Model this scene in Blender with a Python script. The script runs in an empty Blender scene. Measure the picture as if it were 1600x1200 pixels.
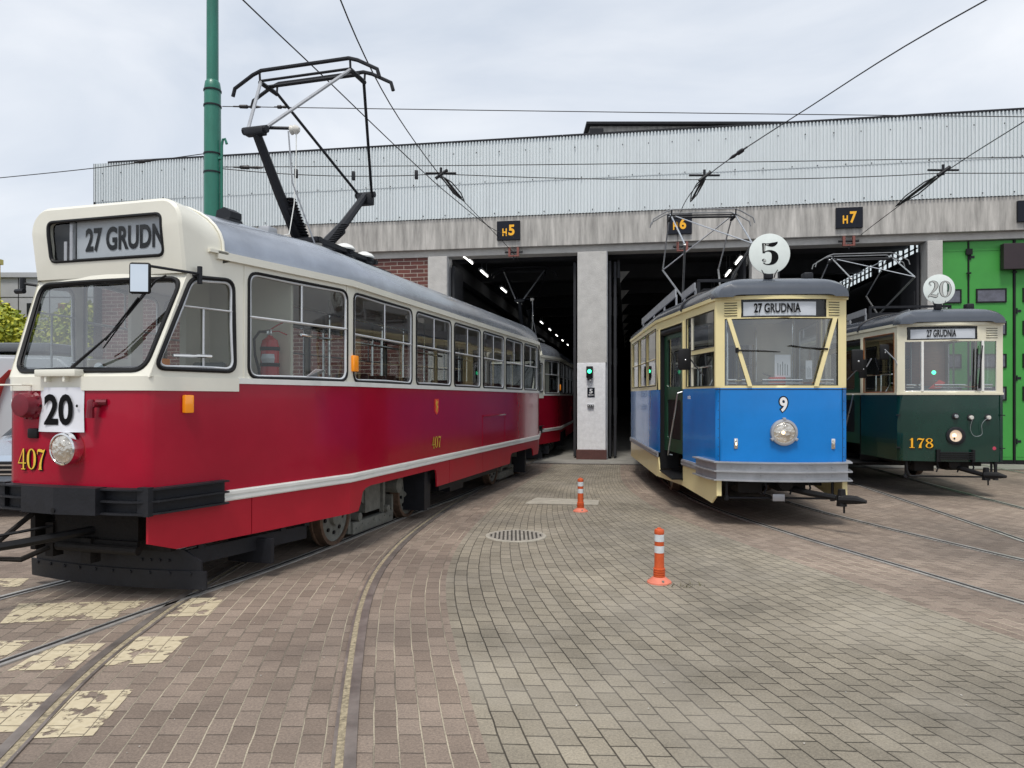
import bpy, bmesh, math, random
from mathutils import Vector, Matrix
V = Vector
R = math.radians
rnd = random.Random(7)
sc = bpy.context.scene
COL = sc.collection

# ---------------- camera, world, sun, exposure ----------------
cam = bpy.data.objects.new('camera', bpy.data.cameras.new('camera'))
COL.objects.link(cam); sc.camera = cam
cam.location = (0, 0, 1.65); cam.rotation_euler = (R(90), 0, 0)
cam.data.sensor_width = 36; cam.data.lens = 24.975
cam.data.shift_y = 0.01125; cam.data.clip_end = 2000; cam.data.clip_start = 0.05
SUN_EL, SUN_AZ = 64, -165            # azimuth from +Y, towards +X positive
world = bpy.data.worlds.new("World"); sc.world = world; world.use_nodes = True
wt = world.node_tree; wt.nodes.clear()
wo = wt.nodes.new('ShaderNodeOutputWorld'); bg = wt.nodes.new('ShaderNodeBackground')
sky = wt.nodes.new('ShaderNodeTexSky'); sky.sky_type = 'NISHITA'; sky.sun_disc = False
sky.sun_elevation = R(SUN_EL); sky.sun_rotation = R(SUN_AZ); sky.dust_density = 3.0; sky.air_density = 1.0
tc = wt.nodes.new('ShaderNodeTexCoord'); mp = wt.nodes.new('ShaderNodeMapping')
mp.inputs['Scale'].default_value = (1.0, 1.0, 2.4)
nz = wt.nodes.new('ShaderNodeTexNoise'); nz.inputs['Scale'].default_value = 1.9; nz.inputs['Detail'].default_value = 7
nz.inputs['Roughness'].default_value = 0.52; nz.inputs['Distortion'].default_value = 0.5
rp = wt.nodes.new('ShaderNodeValToRGB')
rp.color_ramp.elements[0].position = 0.30; rp.color_ramp.elements[0].color = (5.3, 5.95, 6.9, 1)
rp.color_ramp.elements[1].position = 0.70; rp.color_ramp.elements[1].color = (8.9, 9.1, 9.4, 1)
mx = wt.nodes.new('ShaderNodeMixRGB'); mx.inputs[0].default_value = 0.82
L_ = wt.links.new
L_(tc.outputs['Generated'], mp.inputs[0]); L_(mp.outputs[0], nz.inputs['Vector']); L_(nz.outputs['Fac'], rp.inputs[0])
L_(sky.outputs[0], mx.inputs[1]); L_(rp.outputs[0], mx.inputs[2]); L_(mx.outputs[0], bg.inputs[0])
bg.inputs[1].default_value = 0.082; L_(bg.outputs[0], wo.inputs[0])
sun = bpy.data.objects.new('sun', bpy.data.lights.new('sun', 'SUN')); COL.objects.link(sun)
sun.data.energy = 1.7; sun.data.angle = R(14); sun.data.color = (1, .96, .9)
sd = V((math.sin(R(SUN_AZ)) * math.cos(R(SUN_EL)), math.cos(R(SUN_AZ)) * math.cos(R(SUN_EL)), math.sin(R(SUN_EL))))
sun.rotation_euler = sd.to_track_quat('Z', 'Y').to_euler(); sun.location = (0, 0, 30)
sc.view_settings.view_transform = 'Standard'; sc.view_settings.look = 'None'
sc.view_settings.exposure = 0.58; sc.view_settings.gamma = 1.0
sc.cycles.max_bounces = 8; sc.cycles.transparent_max_bounces = 16
sc.cycles.use_denoising = True

# ---------------- materials ----------------
MATS = {}
def nodes(m):
    return m.node_tree.nodes, m.node_tree.links
def mat(name, col, rough=.5, metal=0, coat=0, var=0, vs=3, bump=0, bs=60, emit=None, es=1, dirt=0, spec=.5, stretch=None):
    if name in MATS: return MATS[name]
    m = bpy.data.materials.new(name); m.use_nodes = True; MATS[name] = m
    n, l = nodes(m); p = n['Principled BSDF']
    p.inputs['Base Color'].default_value = (*col, 1); p.inputs['Roughness'].default_value = rough
    p.inputs['Metallic'].default_value = metal; p.inputs['Coat Weight'].default_value = coat
    p.inputs['Coat Roughness'].default_value = .04; p.inputs['Specular IOR Level'].default_value = spec
    t = n.new('ShaderNodeTexCoord'); mpp = n.new('ShaderNodeMapping'); l.new(t.outputs['Object'], mpp.inputs[0])
    if stretch: mpp.inputs['Scale'].default_value = stretch
    if var:
        z = n.new('ShaderNodeTexNoise'); z.inputs['Scale'].default_value = vs; z.inputs['Detail'].default_value = 8
        z.inputs['Roughness'].default_value = .65
        l.new(mpp.outputs[0], z.inputs['Vector'])
        r = n.new('ShaderNodeValToRGB'); r.color_ramp.elements[0].position = .3; r.color_ramp.elements[1].position = .72
        r.color_ramp.elements[0].color = (*[c * (1 - var) for c in col], 1)
        r.color_ramp.elements[1].color = (*[min(1, c * (1 + var * .7)) for c in col], 1)
        l.new(z.outputs['Fac'], r.inputs[0]); l.new(r.outputs[0], p.inputs['Base Color'])
        mr = n.new('ShaderNodeMapRange'); mr.inputs[3].default_value = max(.02, rough * .8); mr.inputs[4].default_value = min(1, rough * 1.25)
        l.new(z.outputs['Fac'], mr.inputs[0]); l.new(mr.outputs[0], p.inputs['Roughness'])
    if bump:
        z2 = n.new('ShaderNodeTexNoise'); z2.inputs['Scale'].default_value = bs; z2.inputs['Detail'].default_value = 4
        l.new(mpp.outputs[0], z2.inputs['Vector'])
        b = n.new('ShaderNodeBump'); b.inputs['Strength'].default_value = bump; b.inputs['Distance'].default_value = .02
        l.new(z2.outputs['Fac'], b.inputs['Height']); l.new(b.outputs[0], p.inputs['Normal'])
        if coat: l.new(b.outputs[0], p.inputs['Coat Normal'])
    if emit:
        p.inputs['Emission Color'].default_value = (*emit, 1); p.inputs['Emission Strength'].default_value = es
    return m
def glass_mat(name, tint=(.66, .69, .69), refl=1.0, base=.055):
    m = bpy.data.materials.new(name); m.use_nodes = True; MATS[name] = m
    n, l = nodes(m); n.remove(n['Principled BSDF']); o = n['Material Output']
    tr = n.new('ShaderNodeBsdfTransparent'); tr.inputs[0].default_value = (*tint, 1)
    gl = n.new('ShaderNodeBsdfGlossy'); gl.inputs['Roughness'].default_value = 0.015
    gl.inputs[0].default_value = (refl, refl, refl, 1)
    ge = n.new('ShaderNodeNewGeometry'); dt = n.new('ShaderNodeVectorMath'); dt.operation = 'DOT_PRODUCT'
    l.new(ge.outputs['Normal'], dt.inputs[0]); l.new(ge.outputs['Incoming'], dt.inputs[1])
    ab = n.new('ShaderNodeMath'); ab.operation = 'ABSOLUTE'; l.new(dt.outputs['Value'], ab.inputs[0])
    iv = n.new('ShaderNodeMath'); iv.operation = 'SUBTRACT'; iv.inputs[0].default_value = 1; l.new(ab.outputs[0], iv.inputs[1])
    pw = n.new('ShaderNodeMath'); pw.operation = 'POWER'; pw.inputs[1].default_value = 4; l.new(iv.outputs[0], pw.inputs[0])
    fr = n.new('ShaderNodeMath'); fr.operation = 'MULTIPLY_ADD'; fr.inputs[1].default_value = .85; fr.inputs[2].default_value = base; l.new(pw.outputs[0], fr.inputs[0])
    z = n.new('ShaderNodeTexNoise'); z.inputs['Scale'].default_value = 1.2
    t = n.new('ShaderNodeTexCoord'); l.new(t.outputs['Object'], z.inputs['Vector'])
    b = n.new('ShaderNodeBump'); b.inputs['Strength'].default_value = .08; b.inputs['Distance'].default_value = .02
    l.new(z.outputs['Fac'], b.inputs['Height']); l.new(b.outputs[0], gl.inputs['Normal'])
    ms = n.new('ShaderNodeMixShader'); l.new(fr.outputs[0], ms.inputs[0]); l.new(tr.outputs[0], ms.inputs[1]); l.new(gl.outputs[0], ms.inputs[2])
    l.new(ms.outputs[0], o.inputs[0]); return m
def brick_mat(name, c1, c2, mortar, bw, rh, ms=.02, bump=.9, stain=.25, uv=True, rough=.85, msc=.12, offs=.5, dust=None, longm=None, grain=75, gs=(.55, 1.6)):
    m = bpy.data.materials.new(name); m.use_nodes = True; MATS[name] = m
    n, l = nodes(m); p = n['Principled BSDF']; p.inputs['Roughness'].default_value = rough
    t = n.new('ShaderNodeTexCoord')
    br = n.new('ShaderNodeTexBrick'); br.inputs['Scale'].default_value = 1; br.offset = offs
    br.inputs['Brick Width'].default_value = bw; br.inputs['Row Height'].default_value = rh
    br.inputs['Mortar Size'].default_value = ms; br.inputs['Mortar Smooth'].default_value = .25; br.inputs['Bias'].default_value = 0
    br.inputs['Color1'].default_value = (*c1, 1); br.inputs['Color2'].default_value = (*c2, 1); br.inputs['Mortar'].default_value = (*mortar, 1)
    src = t.outputs['UV'] if uv else t.outputs['Object']
    wz = n.new('ShaderNodeTexNoise'); wz.inputs['Scale'].default_value = 4; l.new(src, wz.inputs['Vector'])
    ad = n.new('ShaderNodeVectorMath'); ad.operation = 'MULTIPLY_ADD'; ad.inputs[1].default_value = (.018, .018, 0)
    l.new(wz.outputs['Color'], ad.inputs[0]); l.new(src, ad.inputs[2]); l.new(ad.outputs[0], br.inputs['Vector'])
    a = n.new('ShaderNodeTexNoise'); a.inputs['Scale'].default_value = .45; a.inputs['Detail'].default_value = 9; a.inputs['Roughness'].default_value = .62
    l.new(t.outputs['Object'], a.inputs['Vector'])
    r = n.new('ShaderNodeValToRGB'); r.color_ramp.elements[0].position = .33; r.color_ramp.elements[1].position = .68
    r.color_ramp.elements[0].color = (1 - stain, 1 - stain, 1 - stain, 1); r.color_ramp.elements[1].color = (1 + stain * .6, 1 + stain * .58, 1 + stain * .5, 1)
    l.new(a.outputs['Fac'], r.inputs[0])
    f = n.new('ShaderNodeTexNoise'); f.inputs['Scale'].default_value = grain; f.inputs['Detail'].default_value = 5; f.inputs['Roughness'].default_value = .85
    l.new(t.outputs['Object'], f.inputs['Vector'])
    r2 = n.new('ShaderNodeValToRGB'); r2.color_ramp.elements[0].position = .3; r2.color_ramp.elements[1].position = .75
    r2.color_ramp.elements[0].color = (gs[0], gs[0], gs[0], 1); r2.color_ramp.elements[1].color = (gs[1], gs[1], gs[1] * .97, 1)
    l.new(f.outputs['Fac'], r2.inputs[0])
    m1 = n.new('ShaderNodeMixRGB'); m1.blend_type = 'MULTIPLY'; m1.inputs[0].default_value = 1
    m2 = n.new('ShaderNodeMixRGB'); m2.blend_type = 'MULTIPLY'; m2.inputs[0].default_value = 1
    brc = br.outputs['Color']
    if longm:      # lengthwise joints are filled with light sand, cross joints stay dark
        sx = n.new('ShaderNodeSeparateXYZ'); l.new(ad.outputs[0], sx.inputs[0])
        dv = n.new('ShaderNodeMath'); dv.operation = 'DIVIDE'; dv.inputs[1].default_value = rh; l.new(sx.outputs[1], dv.inputs[0])
        frc = n.new('ShaderNodeMath'); frc.operation = 'FRACT'; l.new(dv.outputs[0], frc.inputs[0])
        sb = n.new('ShaderNodeMath'); sb.operation = 'SUBTRACT'; sb.inputs[1].default_value = .5; l.new(frc.outputs[0], sb.inputs[0])
        aa = n.new('ShaderNodeMath'); aa.operation = 'ABSOLUTE'; l.new(sb.outputs[0], aa.inputs[0])
        gt = n.new('ShaderNodeMath'); gt.operation = 'GREATER_THAN'; gt.inputs[1].default_value = .5 - ms / rh * 1.1; l.new(aa.outputs[0], gt.inputs[0])
        nn = n.new('ShaderNodeTexNoise'); nn.inputs['Scale'].default_value = 1.1; nn.inputs['Detail'].default_value = 6; l.new(t.outputs['Object'], nn.inputs['Vector'])
        rn = n.new('ShaderNodeMapRange'); rn.inputs[1].default_value = .38; rn.inputs[2].default_value = .6; rn.inputs[3].default_value = .15; rn.inputs[4].default_value = 1.0; l.new(nn.outputs['Fac'], rn.inputs[0])
        g2 = n.new('ShaderNodeMath'); g2.operation = 'MULTIPLY'; l.new(gt.outputs[0], g2.inputs[0]); l.new(rn.outputs[0], g2.inputs[1])
        g3 = n.new('ShaderNodeMath'); g3.operation = 'MULTIPLY'; l.new(g2.outputs[0], g3.inputs[0]); l.new(br.outputs['Fac'], g3.inputs[1])
        ml = n.new('ShaderNodeMixRGB'); l.new(g3.outputs[0], ml.inputs[0]); l.new(brc, ml.inputs[1]); ml.inputs[2].default_value = (*longm, 1); brc = ml.outputs[0]
    l.new(brc, m1.inputs[1]); l.new(r.outputs[0], m1.inputs[2]); l.new(m1.outputs[0], m2.inputs[1]); l.new(r2.outputs[0], m2.inputs[2])
    out = m2.outputs[0]
    if dust:
        d = n.new('ShaderNodeTexNoise'); d.inputs['Scale'].default_value = .9; d.inputs['Detail'].default_value = 10; d.inputs['Roughness'].default_value = .7
        mp2 = n.new('ShaderNodeMapping'); mp2.inputs['Location'].default_value = (5.3, 2.1, 0); l.new(t.outputs['Object'], mp2.inputs[0]); l.new(mp2.outputs[0], d.inputs['Vector'])
        r3 = n.new('ShaderNodeValToRGB'); r3.color_ramp.elements[0].position = .46; r3.color_ramp.elements[1].position = .74
        r3.color_ramp.elements[0].color = (0, 0, 0, 1); r3.color_ramp.elements[1].color = (.5, .5, .5, 1); l.new(d.outputs['Fac'], r3.inputs[0])
        m3 = n.new('ShaderNodeMixRGB'); l.new(r3.outputs[0], m3.inputs[0]); l.new(out, m3.inputs[1]); m3.inputs[2].default_value = (*dust, 1)
        out = m3.outputs[0]
    l.new(out, p.inputs['Base Color'])
    mh = n.new('ShaderNodeMath'); mh.operation = 'MULTIPLY_ADD'; mh.inputs[1].default_value = -1; mh.inputs[2].default_value = 1
    l.new(br.outputs['Fac'], mh.inputs[0])
    mh2 = n.new('ShaderNodeMath'); mh2.operation = 'MULTIPLY_ADD'; mh2.inputs[1].default_value = msc
    l.new(f.outputs['Fac'], mh2.inputs[0]); l.new(mh.outputs[0], mh2.inputs[2])
    b = n.new('ShaderNodeBump'); b.inputs['Strength'].default_value = bump; b.inputs['Distance'].default_value = .006
    l.new(mh2.outputs[0], b.inputs['Height']); l.new(b.outputs[0], p.inputs['Normal'])
    return m
M = dict(
 red=mat('red_paint', (.36, .004, .024), .2, coat=.15, var=.10, vs=1.6, bump=.035, bs=2.4, spec=.35),
 redskirt=mat('red_skirt_paint', (.44, .012, .028), .36, spec=.3, coat=.0, var=.12, vs=2, bump=.012, bs=3),
 darkred=mat('dark_red_paint', (.17, .008, .02), .4, var=.2, vs=20),
 cream=mat('cream_paint', (.78, .76, .66), .3, coat=.25, var=.05, vs=2, bump=.008, bs=3),
 ycream=mat('yellow_cream_paint', (.80, .69, .36), .34, coat=.2, var=.06, vs=2.5, bump=.01, bs=3),
 pcream=mat('pale_cream_paint', (.74, .70, .54), .36, coat=.2, var=.08, vs=3, bump=.01, bs=3),
 blue=mat('blue_paint', (.006, .20, .60), .2, coat=.25, spec=.4, var=.12, vs=1.6, bump=.03, bs=2.5),
 green=mat('bottle_green_paint', (.004, .034, .022), .2, coat=.4, var=.25, vs=1.8, bump=.015, bs=2.5),
 roof=mat('silver_roof_paint', (.34, .37, .42), .24, metal=.55, coat=.25, var=.28, vs=1.6, bump=.02, bs=1.6),
 nroof=mat('grey_roof_paint', (.06, .07, .088), .22, coat=.5, var=.2, vs=2, bump=.02, bs=2),
 white=mat('white_moulding', (.78, .78, .74), .35, coat=.2, var=.08, vs=4),
 alu=mat('aluminium', (.62, .64, .66), .28, metal=.9, var=.1, vs=12),
 steel=mat('dull_steel', (.30, .30, .30), .42, metal=.85, var=.25, vs=9),
 zinc=mat('galvanised_grey', (.42, .43, .45), .45, metal=.5, var=.18, vs=7),
 dark=mat('charcoal_paint', (.014, .015, .019), .5, spec=.3, var=.3, vs=7, bump=.1, bs=40),
 black=mat('black_rubber', (.007, .007, .008), .5, spec=.3, var=.2, vs=20),
 grime=mat('oily_underframe', (.014, .012, .011), .7, spec=.25, var=.45, vs=9, bump=.3, bs=30),
 wheel=mat('wheel_grey', (.19, .19, .165), .6, var=.35, vs=14, bump=.2, bs=40),
 tread=mat('wheel_tread', (.20, .13, .09), .5, metal=.5, var=.4, vs=18),
 inter=mat('interior_cream', (.74, .71, .58), .55, var=.06, vs=3),
 ceil=mat('interior_ceiling', (.8, .8, .76), .6),
 floor=mat('interior_floor', (.07, .06, .05), .7),
 seat=mat('seat_vinyl', (.10, .035, .03), .45, var=.2, vs=10),
 seatg=mat('seat_grey', (.14, .17, .17), .5, var=.15, vs=8),
 wood=mat('varnished_wood', (.30, .11, .035), .35, coat=.3, var=.3, vs=6, stretch=(1, 8, 8)),
 lens=mat('lamp_lens', (.62, .60, .55), .10, metal=.85, coat=1, emit=(1, .75, .45), es=.05, var=.55, vs=14, bump=.9, bs=26),
 bulb=mat('lamp_bulb', (1, .8, .5), .3, emit=(1, .72, .38), es=2.2),
 chrome=mat('chrome', (.75, .75, .74), .1, metal=1),
 orange=mat('orange_lens', (.85, .28, .01), .2, coat=.6, emit=(1, .3, .0), es=.12),
 paper=mat('white_sheet', (.74, .75, .80), .55, var=.03, vs=3),
 board=mat('sign_white_enamel', (.74, .80, .77), .35, coat=.2, var=.05, vs=12),
 ink=mat('black_ink', (.005, .005, .006), .7, spec=.12),
 inkg=mat('ink_dark_green', (.02, .10, .05), .5),
 shade=mat('grey_infill', (.45, .46, .44), .5),
 gold=mat('gold_paint', (.80, .52, .05), .35, var=.15, vs=20),
 yellow=mat('yellow_letter', (.95, .47, .02), .45),
 signblk=mat('sign_black', (.008, .010, .018), .5, spec=.25, var=.2, vs=10),
 whitel=mat('white_letter', (.8, .8, .8), .5),
 nail=mat('dark_green_paint', (.01, .06, .03), .35, coat=.2, var=.15, vs=4),
 extred=mat('extinguisher_red', (.50, .012, .012), .22, coat=.5),
 ggate=mat('green_gate_paint', (.05, .31, .05), .5, var=.10, vs=1.5, bump=.04, bs=14),
 conc=mat('lintel_concrete', (.47, .45, .42), .9, var=.48, vs=2.6, bump=.3, bs=25, stretch=(2.6, 2.6, .28)),
 pconc=mat('pillar_render', (.52, .505, .48), .9, var=.14, vs=4, bump=.5, bs=55),
 pwhite=mat('pillar_whitewash', (.86, .86, .87), .85, var=.12, vs=9, bump=.45, bs=70),
 plinth=mat('plinth_brown', (.11, .045, .038), .7, var=.2, vs=8, bump=.2),
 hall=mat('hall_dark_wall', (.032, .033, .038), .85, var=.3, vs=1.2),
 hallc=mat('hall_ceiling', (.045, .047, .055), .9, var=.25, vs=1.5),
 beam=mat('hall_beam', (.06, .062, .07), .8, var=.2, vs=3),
 hfloor=mat('concrete_floor', (.21, .20, .18), .8, var=.3, vs=1.6, bump=.2, bs=30),
 tube=mat('lit_tube', (1, 1, 1), .4, emit=(1, .98, .92), es=3),
 rail=mat('rail_steel', (.27, .235, .21), .42, metal=.5, var=.45, vs=4, stretch=(1, 1, 1)),
 railb=mat('polished_rail', (.46, .44, .41), .4, metal=.45, var=.3, vs=6),
 sash=mat('silver_sash', (.66, .68, .70), .3, metal=.25, var=.08, vs=10),
 groove=mat('rail_groove', (.012, .01, .009), .9, var=.3, vs=30),
 sand=mat('groove_sand', (.34, .285, .19), .95, var=.65, vs=38, bump=.5, bs=90),
 pole=mat('green_pole_paint', (.015, .17, .115), .42, coat=.15, var=.22, vs=5, bump=.05, bs=20, stretch=(1, 1, .3)),
 wire=mat('copper_wire', (.03, .028, .03), .5, metal=.3),
 boll=mat('orange_plastic', (.60, .095, .022), .42, var=.18, vs=14, bump=.06, bs=50),
 bollp=mat('faded_orange_plastic', (.66, .19, .12), .6, var=.15, vs=18),
 reflw=mat('reflective_white', (.62, .66, .68), .35, var=.12, vs=30),
 iron=mat('cast_iron', (.30, .275, .235), .7, metal=.0, var=.35, vs=20, bump=.2),
 ped=mat('concrete_cover', (.38, .35, .29), .9, var=.25, vs=6, bump=.3),
 kerb=mat('apron_concrete', (.25, .24, .215), .85, var=.28, vs=2.5, bump=.25, bs=30),
 signal=mat('green_signal', (.05, .8, .35), .4, emit=(.05, 1, .42), es=2.2),
 ceramic=mat('porcelain', (.62, .60, .55), .25, coat=.4),
 bark=mat('bark', (.07, .05, .035), .9, var=.3, vs=10),
 leafa=mat('leaf_bright', (.50, .50, .03), .6, var=.3, vs=1.5),
 leafb=mat('leaf_mid', (.24, .29, .02), .6, var=.3, vs=1.5),
 asph=mat('asphalt', (.08, .08, .078), .9, var=.25, vs=.6, bump=.3, bs=60),
 carpaint=mat('pale_blue_car_paint', (.36, .43, .52), .18, coat=.8, metal=.2),
 navy=mat('navy_car_plastic', (.015, .02, .05), .35, coat=.3),
 vanw=mat('van_silver', (.52, .53, .55), .3, coat=.5, metal=.3),
 vred=mat('van_red_stripe', (.55, .03, .02), .35),
 panelg=mat('grey_panel_facade', (.42, .43, .45), .85, var=.12, vs=.4),
 panely=mat('yellow_facade', (.58, .50, .16), .85, var=.08, vs=.5),
 winbr=mat('brown_window_panel', (.22, .10, .045), .7),
 windk=mat('dark_window', (.02, .024, .03), .15, spec=.35),
 skylight=mat('bright_glazing', (.8, .85, .85), .4, emit=(.85, .95, 1), es=.55),
)
M['glass'] = glass_mat('tram_glass'); M['dglass'] = glass_mat('destination_glass', (.9, .92, .92), 1.0, .035); M['ws'] = glass_mat('windscreen_glass', (.72, .76, .76), 1.0, .16)
M['paver'] = brick_mat('brown_pavers', (.195, .150, .122), (.268, .212, .175), (.085, .068, .055), .178, .115, .0045, stain=.42, longm=(.46, .40, .31), dust=None)
M['paverg'] = brick_mat('grey_pavers', (.205, .180, .142), (.275, .242, .192), (.05, .042, .03), .178, .145, .0055, stain=.42, dust=(.36, .325, .27))
M['brickw'] = brick_mat('dark_red_brick_wall', (.10, .028, .022), (.16, .045, .035), (.42, .38, .33), .5, .13, .018, uv=False, rough=.6, bump=.8)
M['painty'] = None
def worn_paint():
    m = bpy.data.materials.new('worn_yellow_road_paint'); m.use_nodes = True
    n, l = nodes(m); p = n['Principled BSDF']; p.inputs['Base Color'].default_value = (.58, .47, .27, 1); p.inputs['Roughness'].default_value = .8
    t = n.new('ShaderNodeTexCoord'); z = n.new('ShaderNodeTexNoise'); z.inputs['Scale'].default_value = 6; z.inputs['Detail'].default_value = 10; z.inputs['Roughness'].default_value = .62
    l.new(t.outputs['Object'], z.inputs['Vector'])
    r = n.new('ShaderNodeValToRGB'); r.color_ramp.elements[0].position = .54; r.color_ramp.elements[1].position = .58
    r.color_ramp.elements[0].color = (.88, .88, .88, 1); r.color_ramp.elements[1].color = (0, 0, 0, 1); l.new(z.outputs['Fac'], r.inputs[0])
    br = n.new('ShaderNodeTexBrick'); br.inputs['Scale'].default_value = 1; br.inputs['Brick Width'].default_value = .178; br.inputs['Row Height'].default_value = .115
    br.inputs['Mortar Size'].default_value = .0045; br.inputs['Mortar Smooth'].default_value = .3
    wz = n.new('ShaderNodeTexNoise'); wz.inputs['Scale'].default_value = 4; l.new(t.outputs['UV'], wz.inputs['Vector'])
    ad = n.new('ShaderNodeVectorMath'); ad.operation = 'MULTIPLY_ADD'; ad.inputs[1].default_value = (.018, .018, 0)
    l.new(wz.outputs['Color'], ad.inputs[0]); l.new(t.outputs['UV'], ad.inputs[2]); l.new(ad.outputs[0], br.inputs['Vector'])
    om = n.new('ShaderNodeMath'); om.operation = 'MULTIPLY_ADD'; om.inputs[1].default_value = -.75; om.inputs[2].default_value = 1; l.new(br.outputs['Fac'], om.inputs[0])
    am = n.new('ShaderNodeMath'); am.operation = 'MULTIPLY'; l.new(om.outputs[0], am.inputs[0]); l.new(r.outputs[0], am.inputs[1])
    l.new(am.outputs[0], p.inputs['Alpha'])
    z2 = n.new('ShaderNodeTexNoise'); z2.inputs['Scale'].default_value = 25; z2.inputs['Detail'].default_value = 5; l.new(t.outputs['Object'], z2.inputs['Vector'])
    r2 = n.new('ShaderNodeValToRGB'); r2.color_ramp.elements[0].color = (.46, .38, .24, 1); r2.color_ramp.elements[1].color = (.68, .60, .43, 1); l.new(z2.outputs['Fac'], r2.inputs[0]); l.new(r2.outputs[0], p.inputs['Base Color'])
    return m
M['painty'] = worn_paint()

# ---------------- mesh builder ----------------
class MB:
    def __init__(s, T=None): s.bm = bmesh.new(); s.T = T or Matrix()
    def v(s, p): return s.bm.verts.new(s.T @ V(p))
    def poly(s, pts):
        return s.bm.faces.new([s.v(p) for p in pts])
    def box(s, x0, x1, y0, y1, z0, z1, X=None, bev=0):
        old = s.T
        if X is not None: s.T = old @ X
        c = [s.v((x, y, z)) for z in (z0, z1) for y in (y0, y1) for x in (x0, x1)]
        fs = []
        for f in ((0, 2, 3, 1), (4, 5, 7, 6), (0, 1, 5, 4), (2, 6, 7, 3), (0, 4, 6, 2), (1, 3, 7, 5)):
            fs.append(s.bm.faces.new([c[i] for i in f]))
        if bev:
            es = list({e for f in fs for e in f.edges})
            bmesh.ops.bevel(s.bm, geom=es, offset=bev, segments=2, affect='EDGES', profile=.5)
        s.T = old; return s
    def tube(s, pts, r, n=7, closed=False, cap=True, flat=None):
        pts = [V(p) for p in pts]; N = len(pts); rings = []
        rs = r if isinstance(r, (list, tuple)) else [r] * N
        up = None
        for i, p in enumerate(pts):
            a = pts[i - 1] if (i or closed) else None; b = pts[(i + 1) % N] if (i < N - 1 or closed) else None
            if a is None: d = b - p
            elif b is None: d = p - a
            else: d = (b - p).normalized() + (p - a).normalized()
            if d.length < 1e-9: d = V((0, 0, 1))
            d.normalize()
            if up is None: up = V((0, 0, 1)) if abs(d.z) < .9 else V((1, 0, 0))
            x = d.cross(up)
            if x.length < 1e-4: up = V((1, 0, 0)) if abs(d.x) < .9 else V((0, 1, 0)); x = d.cross(up)
            x.normalize(); y = x.cross(d).normalized(); up = y
            k2 = flat or 1
            rings.append([s.v(p + x * rs[i] * math.cos(2 * math.pi * k / n) + y * rs[i] * k2 * math.sin(2 * math.pi * k / n)) for k in range(n)])
        M_ = N if closed else N - 1
        for i in range(M_):
            A, B = rings[i], rings[(i + 1) % N]
            for k in range(n): s.bm.faces.new((A[k], A[(k + 1) % n], B[(k + 1) % n], B[k]))
        if cap and not closed:
            s.bm.faces.new(rings[0][::-1]); s.bm.faces.new(rings[-1])
        return s
    def cyl(s, p0, p1, r, r1=None, n=16):
        return s.tube([p0, p1], [r, r if r1 is None else r1], n)
    def lathe(s, prof, n=20, X=None, cap=True):      # prof: (r, z)
        old = s.T
        if X is not None: s.T = old @ X
        rings = []
        for r, z in prof: rings.append([s.v((r * math.cos(2 * math.pi * k / n), r * math.sin(2 * math.pi * k / n), z)) for k in range(n)] if r > 1e-6 else [s.v((0, 0, z))])
        for A, B in zip(rings, rings[1:]):
            for k in range(n):
                k2 = (k + 1) % n
                if len(A) == 1 and len(B) == 1: continue
                if len(A) == 1: s.bm.faces.new((A[0], B[k], B[k2]))
                elif len(B) == 1: s.bm.faces.new((A[k], A[k2], B[0]))
                else: s.bm.faces.new((A[k], A[k2], B[k2], B[k]))
        if cap:
            if len(rings[0]) > 1: s.bm.faces.new(rings[0][::-1])
            if len(rings[-1]) > 1: s.bm.faces.new(rings[-1])
        s.T = old; return s
    def prism(s, pts, off):        # planar polygon pts extruded by vector off
        off = V(off); A = [s.v(p) for p in pts]; B = [s.v(V(p) + off) for p in pts]; n = len(A)
        s.bm.faces.new(A); s.bm.faces.new(B[::-1])
        for i in range(n): s.bm.faces.new((A[i], B[i], B[(i + 1) % n], A[(i + 1) % n]))
        return s
    def grid(s, rows):
        Vs = [[s.v(p) for p in r] for r in rows]
        for a, b in zip(Vs, Vs[1:]):
            for i in range(len(a) - 1):
                try: s.bm.faces.new((a[i], a[i + 1], b[i + 1], b[i]))
                except ValueError: pass
        return s
    def strip(s, path, zs, closed=False):
        """vertical wall over plan path [(x,y)] between zs list"""
        return s.grid([[(p[0], p[1], z) for p in path] for z in zs])
    def slab(s, path, th, z0, z1):
        """vertical wall with thickness: path plan polyline; th outward offset (to the left of the path is +)"""
        out = offset(path, th); n = len(path)
        for A, B in ((path, out),):
            pass
        a0 = [s.v((p[0], p[1], z0)) for p in path]; a1 = [s.v((p[0], p[1], z1)) for p in path]
        b0 = [s.v((p[0], p[1], z0)) for p in out]; b1 = [s.v((p[0], p[1], z1)) for p in out]
        for i in range(n - 1):
            s.bm.faces.new((a0[i], a0[i + 1], a1[i + 1], a1[i])); s.bm.faces.new((b0[i + 1], b0[i], b1[i], b1[i + 1]))
            s.bm.faces.new((a1[i], a1[i + 1], b1[i + 1], b1[i])); s.bm.faces.new((a0[i + 1], a0[i], b0[i], b0[i + 1]))
        s.bm.faces.new((a0[0], a1[0], b1[0], b0[0])); s.bm.faces.new((a0[-1], b0[-1], b1[-1], a1[-1]))
        return s
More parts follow.
